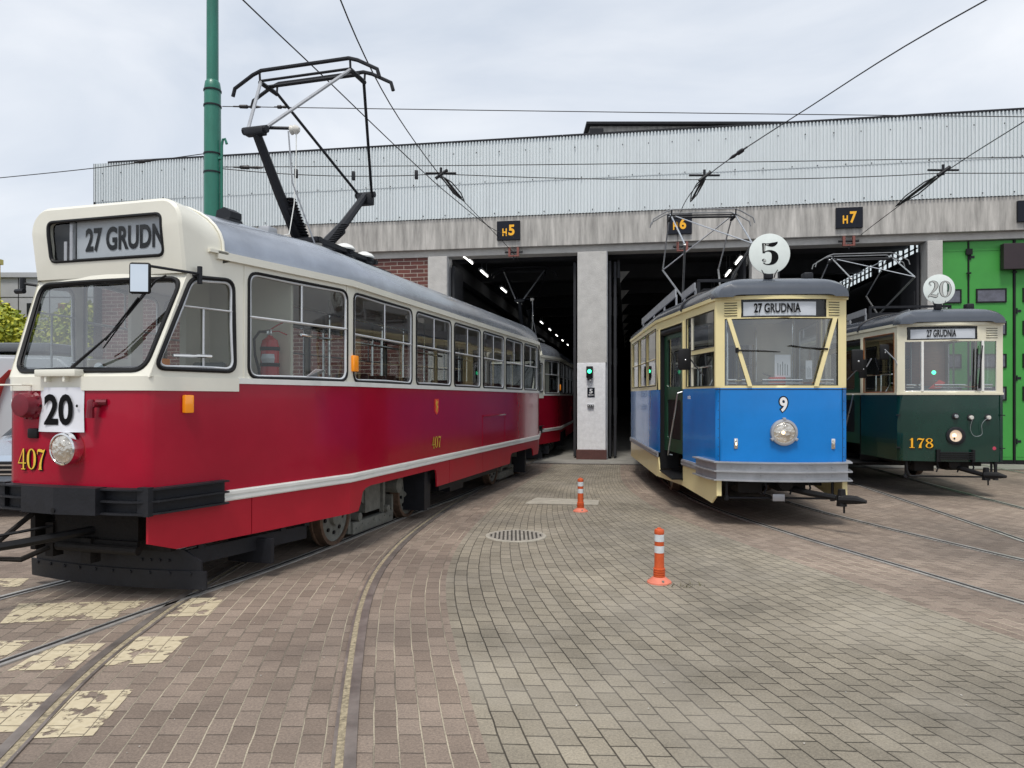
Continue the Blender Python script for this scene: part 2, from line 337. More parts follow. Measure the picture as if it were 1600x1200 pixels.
    def build(s, name, m, parent=None, smooth=True, ang=.6, loc=None):
        bmesh.ops.remove_doubles(s.bm, verts=s.bm.verts, dist=1e-5)
        bmesh.ops.recalc_face_normals(s.bm, faces=s.bm.faces)
        if smooth:
            for f in s.bm.faces: f.smooth = True
            for e in s.bm.edges:
                if len(e.link_faces) == 2 and e.calc_face_angle(3) > ang: e.smooth = False
        me = bpy.data.meshes.new(name); s.bm.to_mesh(me); s.bm.free()
        o = bpy.data.objects.new(name, me); COL.objects.link(o)
        if m is not None: me.materials.append(M[m] if isinstance(m, str) else m)
        if parent is not None: o.parent = parent
        if loc is not None: o.location = loc
        return o
def offset(path, th):
    out = []; n = len(path)
    for i in range(n):
        p = V((path[i][0], path[i][1]))
        a = V((path[i - 1][0], path[i - 1][1])) if i else None; b = V((path[i + 1][0], path[i + 1][1])) if i < n - 1 else None
        ns = []
        if a is not None: d = (p - a).normalized(); ns.append(V((-d.y, d.x)))
        if b is not None: d = (b - p).normalized(); ns.append(V((-d.y, d.x)))
        nn = sum(ns, V((0, 0))).normalized(); k = th / max(.3, nn.dot(ns[0])); q = p + nn * k; out.append((q.x, q.y))
    return out
def thing(name, label, cat, loc=(0, 0, 0), rz=0, group=None, rx=0):
    o = bpy.data.objects.new(name, None); COL.objects.link(o); o.empty_display_size = .2
    o.location = loc; o.rotation_euler = (rx, 0, rz); o['label'] = label; o['category'] = cat
    if group: o['group'] = group
    return o
def tag(o, label, cat, group=None):
    o['label'] = label; o['category'] = cat
    if group: o['group'] = group
    return o
def struct(o): o['kind'] = 'structure'; return o
def frame(o, x, y, z=None):    # matrix with origin o, columns x,y,z
    o, x, y = V(o), V(x).normalized(), V(y).normalized(); z = x.cross(y).normalized() if z is None else V(z).normalized()
    return Matrix(((x.x, y.x, z.x, o.x), (x.y, y.y, z.y, o.y), (x.z, y.z, z.z, o.z), (0, 0, 0, 1)))
def text(s, X, w, h, m, name, parent=None, bold=.02, depth=.003):
    """text mesh fitted to w x h, centred on X's origin in X's XY plane"""
    cu = bpy.data.curves.new('t', 'FONT'); cu.body = s; cu.size = 1; cu.offset = bold; cu.extrude = 0.0; cu.resolution_u = 4
    ob = bpy.data.objects.new('t', cu); COL.objects.link(ob); dg = bpy.context.evaluated_depsgraph_get()
    me = bpy.data.meshes.new_from_object(ob.evaluated_get(dg)); bpy.data.objects.remove(ob)
    xs = [v.co.x for v in me.vertices]; ys = [v.co.y for v in me.vertices]
    x0, x1, y0, y1 = min(xs), max(xs), min(ys), max(ys)
    me.materials.clear(); me.materials.append(M[m])
    for v in me.vertices:
        v.co = X @ V(((v.co.x - (x0 + x1) / 2) * w / (x1 - x0), (v.co.y - (y0 + y1) / 2) * h / (y1 - y0), depth))
    me.name = name; o = bpy.data.objects.new(name, me); COL.objects.link(o); o.parent = parent
    return o
def cr(pts, k=8):     # Catmull-Rom through tuples
    out = []; n = len(pts)
    for i in range(n - 1):
        p0, p1, p2, p3 = pts[max(i - 1, 0)], pts[i], pts[i + 1], pts[min(i + 2, n - 1)]
        for j in range(k):
            t = j / k
            out.append(tuple(.5 * (2 * b + (c - a) * t + (2 * a - 5 * b + 4 * c - d) * t * t + (3 * b - a - 3 * c + d) * t ** 3) for a, b, c, d in zip(p0, p1, p2, p3)))
    out.append(tuple(pts[-1])); return out
# fat-face digits: list of strokes, each a list of (x, y, width); cell is 0..0.6 x 0..1
GL = {
 '5': [[(.10, .97, .12), (.10, .52, .08)], [(.10, .93, .06), (.25, .90, .12), (.40, .90, .18), (.52, .97, .10), (.56, 1.03, .02)],
       [(.10, .55, .03), (.22, .62, .05), (.36, .60, .11), (.46, .48, .20), (.48, .30, .23), (.42, .12, .17), (.30, .03, .07), (.17, .03, .04), (.09, .10, .05)],
       [(.08, .16, .10), (.11, .20, .15), (.15, .23, .12)]],
 '2': [[(.12, .76, .14), (.15, .79, .15), (.17, .80, .12)], [(.08, .80, .04), (.12, .93, .05), (.28, .97, .08), (.43, .88, .17), (.47, .72, .20), (.40, .52, .15), (.24, .30, .08), (.08, .10, .06), (.03, .01, .04)],
       [(.03, .05, .05), (.15, .12, .10), (.30, .10, .15), (.46, .07, .15), (.54, .18, .05), (.57, .28, .03)]],
 '0': [[(.30, .97, .05), (.16, .88, .11), (.09, .70, .17), (.07, .50, .19), (.09, .30, .17), (.16, .12, .11), (.30, .03, .05), (.44, .12, .11), (.51, .30, .17), (.53, .50, .19), (.51, .70, .17), (.44, .88, .11), (.30, .97, .05)]],
 '1': [[(.30, .98, .16), (.30, .04, .16)], [(.12, .80, .04), (.22, .84, .06), (.32, .97, .05)], [(.10, .03, .06), (.50, .03, .06)]],
 '7': [[(.06, .72, .03), (.08, .86, .06), (.14, .91, .15), (.30, .90, .17), (.45, .87, .14), (.56, .95, .06)], [(.54, .92, .05), (.38, .60, .10), (.28, .30, .17), (.26, .05, .20)], [(.14, .03, .05), (.38, .03, .05)]],
 '8': [[(.30, .97, .06), (.15, .90, .10), (.10, .76, .14), (.18, .62, .12), (.32, .53, .12), (.47, .40, .14), (.52, .24, .14), (.44, .09, .09), (.30, .03, .05), (.14, .09, .08), (.08, .24, .13), (.14, .42, .10), (.30, .53, .08), (.44, .66, .09), (.49, .78, .11), (.43, .91, .08), (.30, .97, .06)]],
 '4': [[(.40, .98, .11), (.40, .03, .11)], [(.38, .97, .04), (.06, .30, .05)], [(.04, .30, .06), (.58, .30, .06)], [(.26, .02, .05), (.54, .02, .05)]],
}
def digits(s, X, w, h, m, name, parent=None, grow=0, depth=.004, slim=1, shift=(0, 0)):
    mb = MB(); n = len(s); cw = w / n
    for i, ch in enumerate(s):
        for si, st in enumerate(GL[ch]):
            pts = cr(st, 5) if len(st) > 2 else st
            L, Rr = [], []
            for j, p in enumerate(pts):
                a = pts[max(j - 1, 0)]; b = pts[min(j + 1, len(pts) - 1)]
                dx, dy = b[0] - a[0], b[1] - a[1]; l = math.hypot(dx, dy) or 1; wd = (p[2] * slim) / 2 + grow
                ext = 0
                if grow and len(pts) == 2: ext = grow * (1 if j else -1)
                nx, ny = -dy / l * wd, dx / l * wd; px, py = p[0] + dx / l * ext, p[1] + dy / l * ext
                f = lambda x, y: X @ V(((x - .3) * cw / .64 + (i - (n - 1) / 2) * cw + shift[0], (y - .5) * h + shift[1], depth + si * .0004 + i * .0001))
                L.append(f(px + nx, py + ny)); Rr.append(f(px - nx, py - ny))
            mb.grid([L, Rr])
    return mb.build(name, m, parent, smooth=False)

# ---------- panel with a rounded hole ----------
def side_pts(inner, r, Mn=8, k=3):
    """4 corner points (2D), returns 4 lists of Mn+1 points each, from arc middle to arc middle"""
    n = 4; sides = []
    P_ = [V(p) for p in inner]; arcs = []
    for i in range(4):
        a, p, b = P_[i - 1], P_[i], P_[(i + 1) % 4]
        d1 = (a - p).normalized(); d2 = (b - p).normalized(); t0 = p + d1 * r; t1 = p + d2 * r
        arc = []
        for j in range(2 * k + 1):
            t = j / (2 * k); arc.append(((1 - t) ** 2) * t0 + 2 * t * (1 - t) * p + t * t * t1)
        arcs.append(arc)
    for i in range(4):
        A = arcs[i][k:]; B = arcs[(i + 1) % 4][:k + 1]
        mid = [A[-1].lerp(B[0], j / 4) for j in range(1, 4)]
        sides.append(A + mid + B)
    return sides
def ring(mb, surf, outer, inner, r=.06, depth=None):
    """panel of surface surf(a,b) between outer quad and rounded inner quad. returns hole loop (3D)"""
    S = side_pts(inner, r); O = [V(p) for p in outer]; loop = []
    for i in range(4):
        n = len(S[i]) - 1; o = [O[i].lerp(O[(i + 1) % 4], j / n) for j in range(n + 1)]
        mb.grid([[surf(*p) for p in o], [surf(*p) for p in S[i]]])
        loop += [V(surf(*p)) for p in S[i][:-1]]
    if depth is not None:
        d = V(depth); mb.grid([loop + [loop[0]], [p + d for p in loop] + [loop[0] + d]])
    return loop
def pane(mb, loop, off=(0, 0, 0)):
    off = V(off); L = [p + off for p in loop]; c = sum(L, V()) / len(L); n = len(L)
    vs = [mb.v(p) for p in L]; m_ = [mb.v(c.lerp(p, .5)) for p in L]; cc = mb.v(c)
    for i in range(n):
        j = (i + 1) % n
        mb.bm.faces.new((vs[i], vs[j], m_[j], m_[i])); mb.bm.faces.new((m_[i], m_[j], cc))
def surf_plane(o, dx, nz=None):
    o, dx = V(o), V(dx).normalized()
    return lambda a, b: V((o.x + dx.x * a, o.y + dx.y * a, b))

# ================= GROUND =================
def gz(Y): return -.01 * min(max(Y - 8.5, 0), 11)
def interp(T, Y):
    if Y <= T[0][0]: i = 0
    elif Y >= T[-1][0]: i = len(T) - 2
    else: i = max(j for j in range(len(T) - 1) if T[j][0] <= Y)
    def tan(k):
        a = T[max(k - 1, 0)]; b = T[min(k + 1, len(T) - 1)]; return (b[1] - a[1]) / (b[0] - a[0])
    y0, x0 = T[i]; y1, x1 = T[i + 1]; h = y1 - y0; t = (Y - y0) / h
    if t < 0: return x0 + tan(i) * (Y - y0)
    if t > 1: return x1 + tan(i + 1) * (Y - y1)
    m0, m1 = tan(i) * h, tan(i + 1) * h
    return (2 * t ** 3 - 3 * t * t + 1) * x0 + (t ** 3 - 2 * t * t + t) * m0 + (-2 * t ** 3 + 3 * t * t) * x1 + (t ** 3 - t * t) * m1
TC = [(1, -.22), (2, -.46), (3.147, -.72), (4.8, -1.02), (5.87, -1.17), (6.91, -1.23), (8.25, -1.18), (10.4, -.94), (13.3, -.48), (16, .08), (20, .74), (24, 1.37)]
TA = [(1, -1.78), (2, -2.05), (3.27, -2.354), (4.233, -2.56), (5.19, -2.66), (6.01, -2.70), (6.9, -2.69), (8.25, -2.63), (10.4, -2.39), (13.3, -1.93), (16, -1.37), (20, -.71), (24, -.08)]
TB = [(1, -4.45), (3, -3.62), (4.32, -3.12), (5.16, -2.84), (5.9, -2.58), (6.47, -2.36), (7.66, -1.98), (9.64, -1.46), (12, -.80), (13.3, -.50)]
TL = [(y, x - 1.56) for y, x in TB[:-1]] + [(13.3, -1.97), (15, -1.58)]
TN = [(0, 6.2), (1.5, 5.5), (3, 4.88), (4.5, 4.36), (5.6, 4.03), (6.4, 3.82), (7.5, 3.52), (8.6, 3.25), (10.3, 2.975), (12, 2.90), (14, 2.99), (16, 3.25), (18, 3.57), (20, 3.89), (24, 4.53)]
TG = [(0, 4.9), (3, 5.15), (6, 5.5), (8, 5.745), (10.8, 6.15), (13.1, 6.48), (16, 6.98), (19, 7.5), (24, 8.4)]
TH = [(8, 9.9), (15.66, 11.29), (17.5, 11.65), (24, 12.7)]
def slope(T, Y): return (interp(T, Y + .05) - interp(T, Y - .05)) / .1
def TNf(Y): s = slope(TN, Y); return interp(TN, Y) + 1.45 * math.hypot(1, s)
def TGf(Y): s = slope(TG, Y); return interp(TG, Y) + 1.45 * math.hypot(1, s)

b = MB(); ys = [-60, 0, 8.5, 12, 19.5, 60, 900]
b.grid([[(x, y, gz(y) - .03) for x in (-900, -60, 0, 60, 900)] for y in ys])
struct(b.build('ground', 'asph', smooth=False))

def paving():
    bm = bmesh.new(); uvl = bm.loops.layers.uv.new('UVMap')
    Ys = [.6 + .25 * i for i in range(82)]
    def arc(T):
        s = [0]
        for a, c in zip(Ys, Ys[1:]): s.append(s[-1] + math.hypot(c - a, interp(T, c) - interp(T, a)))
        return s
    sC, sN = arc(TC), arc(TN)
    global SC
    SC = lambda Y: (lambda k: sC[int(k)] + (sC[int(k) + 1] - sC[int(k)]) * (k - int(k)))((Y - .6) / .25)
    def zone(fn, mi):
        rows = []
        for i, Y in enumerate(Ys):
            rows.append([(bm.verts.new((x, Y, gz(Y))), uv) for x, uv in fn(i, Y)])
        for a, c in zip(rows, rows[1:]):
            for j in range(len(a) - 1):
                q = [a[j], a[j + 1], c[j + 1], c[j]]; f = bm.faces.new([k[0] for k in q]); f.material_index = mi
                for lp, k in zip(f.loops, q): lp[uvl].uv = k[1]
    def left(i, Y):
        X = interp(TC, Y); cs = 1 / math.hypot(1, slope(TC, Y))
        return [(X + d / cs, (sC[i], d)) for d in [-16 + .5 * k for k in range(33)] + [.62]]
    W = .8
    def mid(i, Y):
        a = interp(TC, Y) + .62 * math.hypot(1, slope(TC, Y)); c = interp(TN, Y) - W * math.hypot(1, slope(TN, Y))
        n = 12; return [(a + (c - a) * k / n, (sC[i] * (1 - k / n) + sN[i] * k / n, .62 + 32 * .145 * k / n)) for k in range(n + 1)]
    def right(i, Y):
        X = interp(TN, Y); cs = 1 / math.hypot(1, slope(TN, Y))
        return [(X + d / cs, (sN[i] + 50, d)) for d in [-W] + [.5 * k for k in range(24)]]
    zone(left, 0); zone(mid, 1); zone(right, 0)
    me = bpy.data.meshes.new('paving'); bmesh.ops.recalc_face_normals(bm, faces=bm.faces); bm.to_mesh(me); bm.free()
    me.materials.append(M['paver']); me.materials.append(M['paverg'])
    o = bpy.data.objects.new('paving', me); COL.objects.link(o); struct(o)
    if me.polygons[0].normal.z < 0: me.flip_normals()
paving()

def railstrip(mb, F, y0, y1, a, c, dz, th=.0):
    n = int((y1 - y0) / .2) + 1; L, Rr = [], []
    for i in range(n + 1):
        Y = y0 + (y1 - y0) * i / n; s = (F(Y + .05) - F(Y - .05)) / .1; h = math.hypot(1, s); nx, ny = 1 / h, -s / h; X = F(Y)
        L.append((X + nx * a, Y + ny * a, gz(Y) + dz)); Rr.append((X + nx * c, Y + ny * c, gz(Y) + dz))
    if th:
        mb.grid([[(p[0], p[1], p[2] - th) for p in L], L, Rr, [(p[0], p[1], p[2] - th) for p in Rr]])
    else: mb.grid([L, Rr])
def track(label, rails, sandy=False):
    root = bpy.data.objects.new('tram_track', None); COL.objects.link(root); struct(root)
    for F, y0, y1, g in rails:      # g = +1: groove to the right of the head
        hw = .028 if sandy else .019; gw = (.026, .068) if sandy else (.016, .070)
        h_ = MB(); railstrip(h_, F, y0, y1, -hw, hw, .012, .03); railstrip(h_, F, y0, y1, g * .075 - .008, g * .075 + .01, .010, .03)
        h_.build('rail', 'rail' if sandy else 'railb', root, smooth=False)
        q = MB(); railstrip(q, F, y0, y1, min(g * gw[0], g * gw[1]), max(g * gw[0], g * gw[1]), .007)
        q.build('groove', 'sand' if sandy else 'groove', root, smooth=False)
fn = lambda T: (lambda Y: interp(T, Y))
track('', [(fn(TC), .6, 24, -1), (fn(TA), .6, 24, 1)], True)
track('', [(fn(TB), .6, 13.3, -1), (fn(TL), .6, 13.3, 1)])
track('', [(fn(TN), .6, 24, 1), (TNf, .6, 24, -1)])
track('', [(fn(TG), .6, 24, 1), (TGf, .6, 24, -1)])
track('', [(fn(TH), 8, 22, 1), (lambda Y: interp(TH, Y) + 1.46, 8, 22, -1)])

# worn yellow blocks of paint
blocks = [[(-2.44, 3.95), (-2.12, 3.98), (-2.03, 3.44), (-2.33, 3.41)], [(-2.56, 4.85), (-2.21, 4.86), (-2.16, 4.38), (-2.50, 4.33)],
 [(-2.60, 5.78), (-2.33, 5.79), (-2.27, 5.32), (-2.60, 5.28)], [(-3.04, 4.70), (-2.70, 4.72), (-2.64, 4.28), (-3.02, 4.25)],
 [(-2.95, 3.90), (-2.50, 3.93), (-2.43, 3.48), (-2.88, 3.45)], [(-3.9, 5.62), (-2.92, 5.70), (-2.93, 5.25), (-3.7, 5.13)],
 [(-3.75, 4.75), (-3.22, 4.78), (-3.20, 4.42), (-3.70, 4.40)], [(-5.6, 5.4), (-4.2, 5.5), (-4.1, 5.15), (-5.5, 5.05)],
 [(-5.6, 6.35), (-4.35, 6.4), (-4.25, 6.12), (-5.5, 6.05)]]
mark = bpy.data.objects.new('crossing_markings', None); COL.objects.link(mark); struct(mark)
for q in blocks:
    n = 7; A, B_, C_, D_ = [V((x, y, .004)) for x, y in q]
    b = MB(); b.grid([[tuple(A.lerp(B_, i / n).lerp(D_.lerp(C_, i / n), j / n)) for i in range(n + 1)] for j in range(n + 1)]); o = b.build('painted_block', 'painty', mark, smooth=False)
    uvl = o.data.uv_layers.new(name='UVMap')
    for lp in o.data.loops:
        co = o.data.vertices[lp.vertex_index].co; uvl.data[lp.index].uv = (SC(co.y), (co.x - interp(TC, co.y)) / math.hypot(1, slope(TC, co.y)))

# ---- facade frame ----
FA = R(9.2); F0 = V((1.76, 19.54, -.11)); FX = V((math.cos(FA), -math.sin(FA), 0)); FY = V((math.sin(FA), math.cos(FA), 0))
def fw(t, y, z=0): return F0 + FX * t + FY * y + V((0, 0, z))
b = MB(); rows = []
for y in (-1.3, -.6, 0, 2, 62):
    rows.append([(lambda p: (p.x, p.y, gz(p.y) + .005))(fw(t, y)) for t in (-16, -8, 0, 4, 8, 12, 18)])
b.grid(rows); struct(b.build('concrete_apron', 'kerb', smooth=False))
b = MB()
for t in range(-60, 150):
    p0 = fw(t * .12 - 0, -1.52); p1 = fw(t * .12 + .105, -1.31)
    a, c, d, e = fw(t * .12, -1.52), fw(t * .12 + .108, -1.52), fw(t * .12 + .108, -1.32), fw(t * .12, -1.32)
    b.poly([(p.x, p.y, gz(p.y) + .006) for p in (a, c, d, e)])
struct(b.build('edge_course', mat('dark_edge_paver', (.085, .07, .062), .85, var=.3, vs=5), smooth=False))

# ---- small ground things ----
def bollard(x, y, label, lean=0):
    t = thing('traffic_bollard', label, 'bollard', (x, y, gz(y)), .4, 'orange bollards on the paving')
    b = MB(); b.lathe([(.108, 0), (.105, .012), (.075, .035), (.055, .052)], 28); b.build('base', 'bollp', t)
    b = MB()
    for k in range(3):
        a = k * 2.1 + .3; b.cyl((math.cos(a) * .085, math.sin(a) * .085, .018), (math.cos(a) * .085, math.sin(a) * .085, .036), .011, n=8)
    b.build('anchor_bolt', 'iron', t)
    prof = [(.05, .05)]
    for k in range(4): z = .056 + k * .02; prof += [(.052, z), (.052, z + .011), (.045, z + .014), (.045, z + .018)]
    prof += [(.043, .15), (.042, .255)]; q = MB(); q.lathe(prof, 28); q.lathe([(.041, .255), (.042, .256), (.041, .43), (.043, .435), (.043, .458), (.038, .47), (.018, .475), (.016, .483), (0, .485)], 28, cap=False)
    q.build('tube', 'boll', t)
    for z in (.265, .365):
        w = MB(); w.lathe([(.0428, z), (.0428, z + .062)], 28, cap=False); w.build('reflective_band', 'reflw', t)
bollard(1.30, 6.272, 'orange and white flexible bollard nearest the camera on grey pavers')
bollard(.986, 10.225, 'orange and white flexible bollard farther off beside the concrete inspection cover')
t = thing('manhole_cover', 'round cast iron drain grate set in the paving', 'manhole cover', (.045, 8.325, .0))
b = MB()
b.lathe([(.36, .002), (.355, .012), (.32, .013), (.318, .008)], 40, cap=False); b.build('rim', 'ped', t)
b = MB()
for i in range(-6, 7):
    for j in range(-6, 7):
        x, y = i * .048, j * .048
        if math.hypot(x, y) < .30: b.box(x - .011, x + .011, y - .013, y + .013, .008, .0145)
b.lathe([(.318, .002), (.318, .012), (0, .012)], 40); gr_ = b.build('grate', 'iron', t, smooth=False); gr_.data.materials.append(M['grime'])
for pl_ in gr_.data.polygons:
    if pl_.center.z > .0125 or (pl_.area < .001 and pl_.center.z < .0119 and abs(pl_.normal.z) < .5 and pl_.center.xy.length < .31): pl_.material_index = 1
b = MB(); z = -.018
b.grid([[(.197, 10.93, -.0185), (1.313, 10.80, -.0175)], [(.397, 11.59, -.0255), (1.383, 11.29, -.0225)]])
bb = MB(); bb.prism([(.197, 10.93, -.02), (1.313, 10.80, -.02), (1.383, 11.29, -.023), (.397, 11.59, -.026)], (0, 0, .012)); b.bm.free()
tag(bb.build('inspection_cover', 'ped', smooth=False), 'flat rectangular concrete cover plate in the paving behind the far bollard', 'cover plate')

def weeds(x, y, label, seed, n=60, sp=.12):
    q = random.Random(seed); bm = bmesh.new()
    for k in range(n):
        c = V((x + q.gauss(0, sp), y + q.gauss(0, sp * .45), gz(y) + .002)); a = q.random() * 6.28; l = .012 + .03 * q.random(); d = V((math.cos(a), math.sin(a), .35 + q.random())) * l; w = V((-math.sin(a), math.cos(a), 0)) * l * .16
        bm.faces.new([bm.verts.new(p) for p in (c - w, c + w, c + d)])
    me = bpy.data.meshes.new('weeds'); bm.to_mesh(me); bm.free(); me.materials.append(mat('weed_green', (.12, .11, .05), .8, var=.4, vs=30)); o = bpy.data.objects.new('weeds', me); COL.objects.link(o); o['kind'] = 'stuff'; o['label'] = label; o['category'] = 'weeds'
weeds(1.47, 6.16, 'dry weeds growing in the paving joints beside the near bollard', 5, 30, .08)
def litter():
    q = random.Random(9); b = MB()
    for k in range(150):
        x = q.uniform(-3.5, 5); y = q.uniform(3.2, 12) ; s = .002 + .004 * q.random(); a = q.random() * 3
        d1, d2 = V((math.cos(a), math.sin(a), 0)) * s, V((-math.sin(a), math.cos(a), 0)) * s * .7; c = V((x, y, gz(y) + .003)); b.prism([c - d1 - d2, c + d1 - d2, c + d1 * .7 + d2, c - d1 * .8 + d2], (0, 0, .003))
    o = b.build('grit', mat('pale_grit', (.5, .47, .42), .9, var=.4, vs=60), smooth=False); o['kind'] = 'stuff'; o['label'] = 'fine grit and chips scattered over the paving'; o['category'] = 'grit'
litter()

# ================= DEPOT =================
D = thing('tram_depot', 'long tram depot hall with corrugated wall over concrete lintel and open bays', 'building', F0, -FA)
b = MB(); path = []; x = -14.78; k = 0
while x < 17:
    path += [(x, -.072), (x + .035, -.072), (x + .05, -.03), (x + .085, -.03)]; x += .088
b.strip(path, [6.76, 7.76]); b.strip([(x, y - .012) for x, y in path], [7.70, 8.88]); b.build('corrugated_wall', mat('corrugated_cladding', (.68, .725, .74), .5, metal=.1, var=.06, vs=2.0, stretch=(1.6, 1.6, .18)), D, smooth=False)
b = MB(); rr = random.Random(3)
for z in (6.83, 7.72, 8.55):
    x = -14.5
    while x < 16.5:
        b.box(x, x + .024, -.092, -.07, z, z + .026); x += .62 + rr.random() * .12
b.build('screw_heads', 'dark', D, smooth=False)
b = MB(); x = -14.3
while x < 17:
    w = 2.5 + rr.random() * 2; b.box(x, x + w, -.09, .1, 8.875 + rr.random() * .012, 8.925); x += w + .01
b.box(-14.8, -14.74, -.08, 2, 0.02, 8.88)
b.build('roof_edge', 'dark', D, smooth=False)
b = MB(); b.box(-14.7, 17, .02, 60, 8.6, 8.78); b.build('roof', 'dark', D, smooth=False)
b = MB(); b.box(-14.76, 17, -.02, .45, 5.90, 6.755, bev=.01); b.build('lintel', 'conc', D, smooth=False)
b = MB(); b.box(-14.7, 17, .12, .6, 5.72, 5.897); b.build('lower_beam', 'pconc', D, smooth=False)
def pillar(x0, x1, kind=0):
    b = MB(); b.box(x0, x1, .03, .5, 0 if kind == 0 else 2.66, 5.715, bev=.012); p = b.build('pillar', 'pconc', D, smooth=False)
    if kind:
        b = MB(); b.box(x0 - .005, x1 - .03, .02, .5, .27, 2.66, bev=.01); b.build('whitewashed_face', 'pwhite', p, smooth=False)
    b = MB(); b.box(x0 - .03, x1 + .0, -.01, .5, 0, .27, bev=.01); b.build('plinth', 'plinth', p, smooth=False)
    b = MB(); b.box(x1 - .028, x1 + .02, .1, .56, .0, 5.71); b.build('corner_strip', 'zinc', p, smooth=False)
pillar(-4.22, -3.66); pillar(.036, .838, 1); pillar(4.65, 5.30); pillar(8.96, 9.32); pillar(13.6, 14.2)
b = MB(); b.box(-14.7, -4.225, .16, .5, 0, 5.715)
b.T = Matrix()
w = b.build('brick_wall', None, D, smooth=False)
w.data.materials.append(M['brickw'])
# brick texture is laid in the wall's own XZ plane
uvm = brick_mat('dark_red_bricks', (.085, .022, .018), (.145, .04, .03), (.36, .31, .27), .40, .115, .011, uv=True, rough=.55, bump=.9, stain=.2)
me = w.data; uvl = me.uv_layers.new(name='UVMap')
for pl in me.polygons:
    for li in pl.loop_indices:
        co = me.vertices[me.loops[li].vertex_index].co; uvl.data[li].uv = (co.x + co.y, co.z)
me.materials.clear(); me.materials.append(uvm)
# interior
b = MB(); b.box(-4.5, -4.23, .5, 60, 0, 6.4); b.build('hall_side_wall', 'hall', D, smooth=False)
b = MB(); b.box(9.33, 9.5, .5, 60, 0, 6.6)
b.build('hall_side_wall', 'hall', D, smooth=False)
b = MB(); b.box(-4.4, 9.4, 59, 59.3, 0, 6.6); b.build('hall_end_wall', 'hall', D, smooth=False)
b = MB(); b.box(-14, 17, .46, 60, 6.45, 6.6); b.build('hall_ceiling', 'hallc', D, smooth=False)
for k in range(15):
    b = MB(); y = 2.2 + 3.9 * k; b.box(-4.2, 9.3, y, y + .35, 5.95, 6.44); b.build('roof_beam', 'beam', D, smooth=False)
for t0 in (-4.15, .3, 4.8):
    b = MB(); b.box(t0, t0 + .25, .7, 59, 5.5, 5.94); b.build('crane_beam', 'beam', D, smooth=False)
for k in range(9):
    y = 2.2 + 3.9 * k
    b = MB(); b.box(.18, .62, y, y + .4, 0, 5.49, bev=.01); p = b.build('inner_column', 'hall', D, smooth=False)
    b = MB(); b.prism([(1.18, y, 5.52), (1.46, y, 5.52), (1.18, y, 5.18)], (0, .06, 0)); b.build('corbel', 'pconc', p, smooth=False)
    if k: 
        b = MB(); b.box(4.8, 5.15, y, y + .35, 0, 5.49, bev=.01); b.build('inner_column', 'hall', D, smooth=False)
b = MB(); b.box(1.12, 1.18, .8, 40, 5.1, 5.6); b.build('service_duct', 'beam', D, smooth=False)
# folded door leaves standing open inside the bays
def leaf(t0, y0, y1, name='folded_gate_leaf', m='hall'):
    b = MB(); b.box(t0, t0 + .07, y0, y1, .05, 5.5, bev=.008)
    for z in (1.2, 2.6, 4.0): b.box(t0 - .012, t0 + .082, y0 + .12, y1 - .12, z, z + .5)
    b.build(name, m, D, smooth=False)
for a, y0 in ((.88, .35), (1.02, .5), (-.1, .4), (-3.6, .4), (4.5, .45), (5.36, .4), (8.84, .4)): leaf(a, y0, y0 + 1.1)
# high glazing seen inside
g = MB(); g.box(9.28, 9.32, 1.6, 4.6, 5.62, 6.05); g.box(9.28, 9.32, 5.4, 9.0, 5.62, 6.05); gp = g.build('high_glazing', 'skylight', D, smooth=False)
for (y0, y1) in ((2.0, 12),):
    b = MB()
    yy = 1.6
    while yy <= 9: b.box(9.24, 9.275, yy, yy + .07, 5.5, 6.1); yy += .42
    b.box(9.24, 9.278, 1.5, 9.1, 5.5, 5.64); b.box(9.24, 9.278, 1.5, 9.1, 5.80, 5.83); b.box(9.24, 9.278, 1.5, 9.1, 6.02, 6.12); b.build('glazing_bar', 'dark', gp, smooth=False)
# ceiling lamps
def tube_lamp(t, y, label):
    r = thing('strip_lamp', label, 'ceiling lamp', fw(t, y, 5.72), -FA, 'strip lamps hanging in the hall')
    b = MB(); b.box(-.07, .07, -.62, .62, .03, .09, bev=.01); b.box(-.01, .01, -.4, -.38, .09, .72); b.box(-.01, .01, .38, .4, .09, .72); b.build('housing', 'zinc', r, smooth=False)
    b = MB(); b.tube([(0, -.55, 0), (0, .55, 0)], .02, 8); b.build('tube_light', 'tube', r)
for i, y in enumerate((.75, 3.1, 6.8, 10.6, 14.7, 18.8, 23, 27.2, 31.5, 36)):
    tube_lamp(-3.2, y, ('nearest', 'second', 'third', 'fourth', 'fifth', 'sixth', 'seventh', 'eighth', 'ninth', 'farthest')[i] + ' lit strip lamp in the line under the hall roof of bay 5')
for y, w in ((2.1, 'nearest'), (4.3, 'second'), (8.4, 'farthest')): tube_lamp(4.62, y, w + ' lit strip lamp above the tram standing at bay 6')
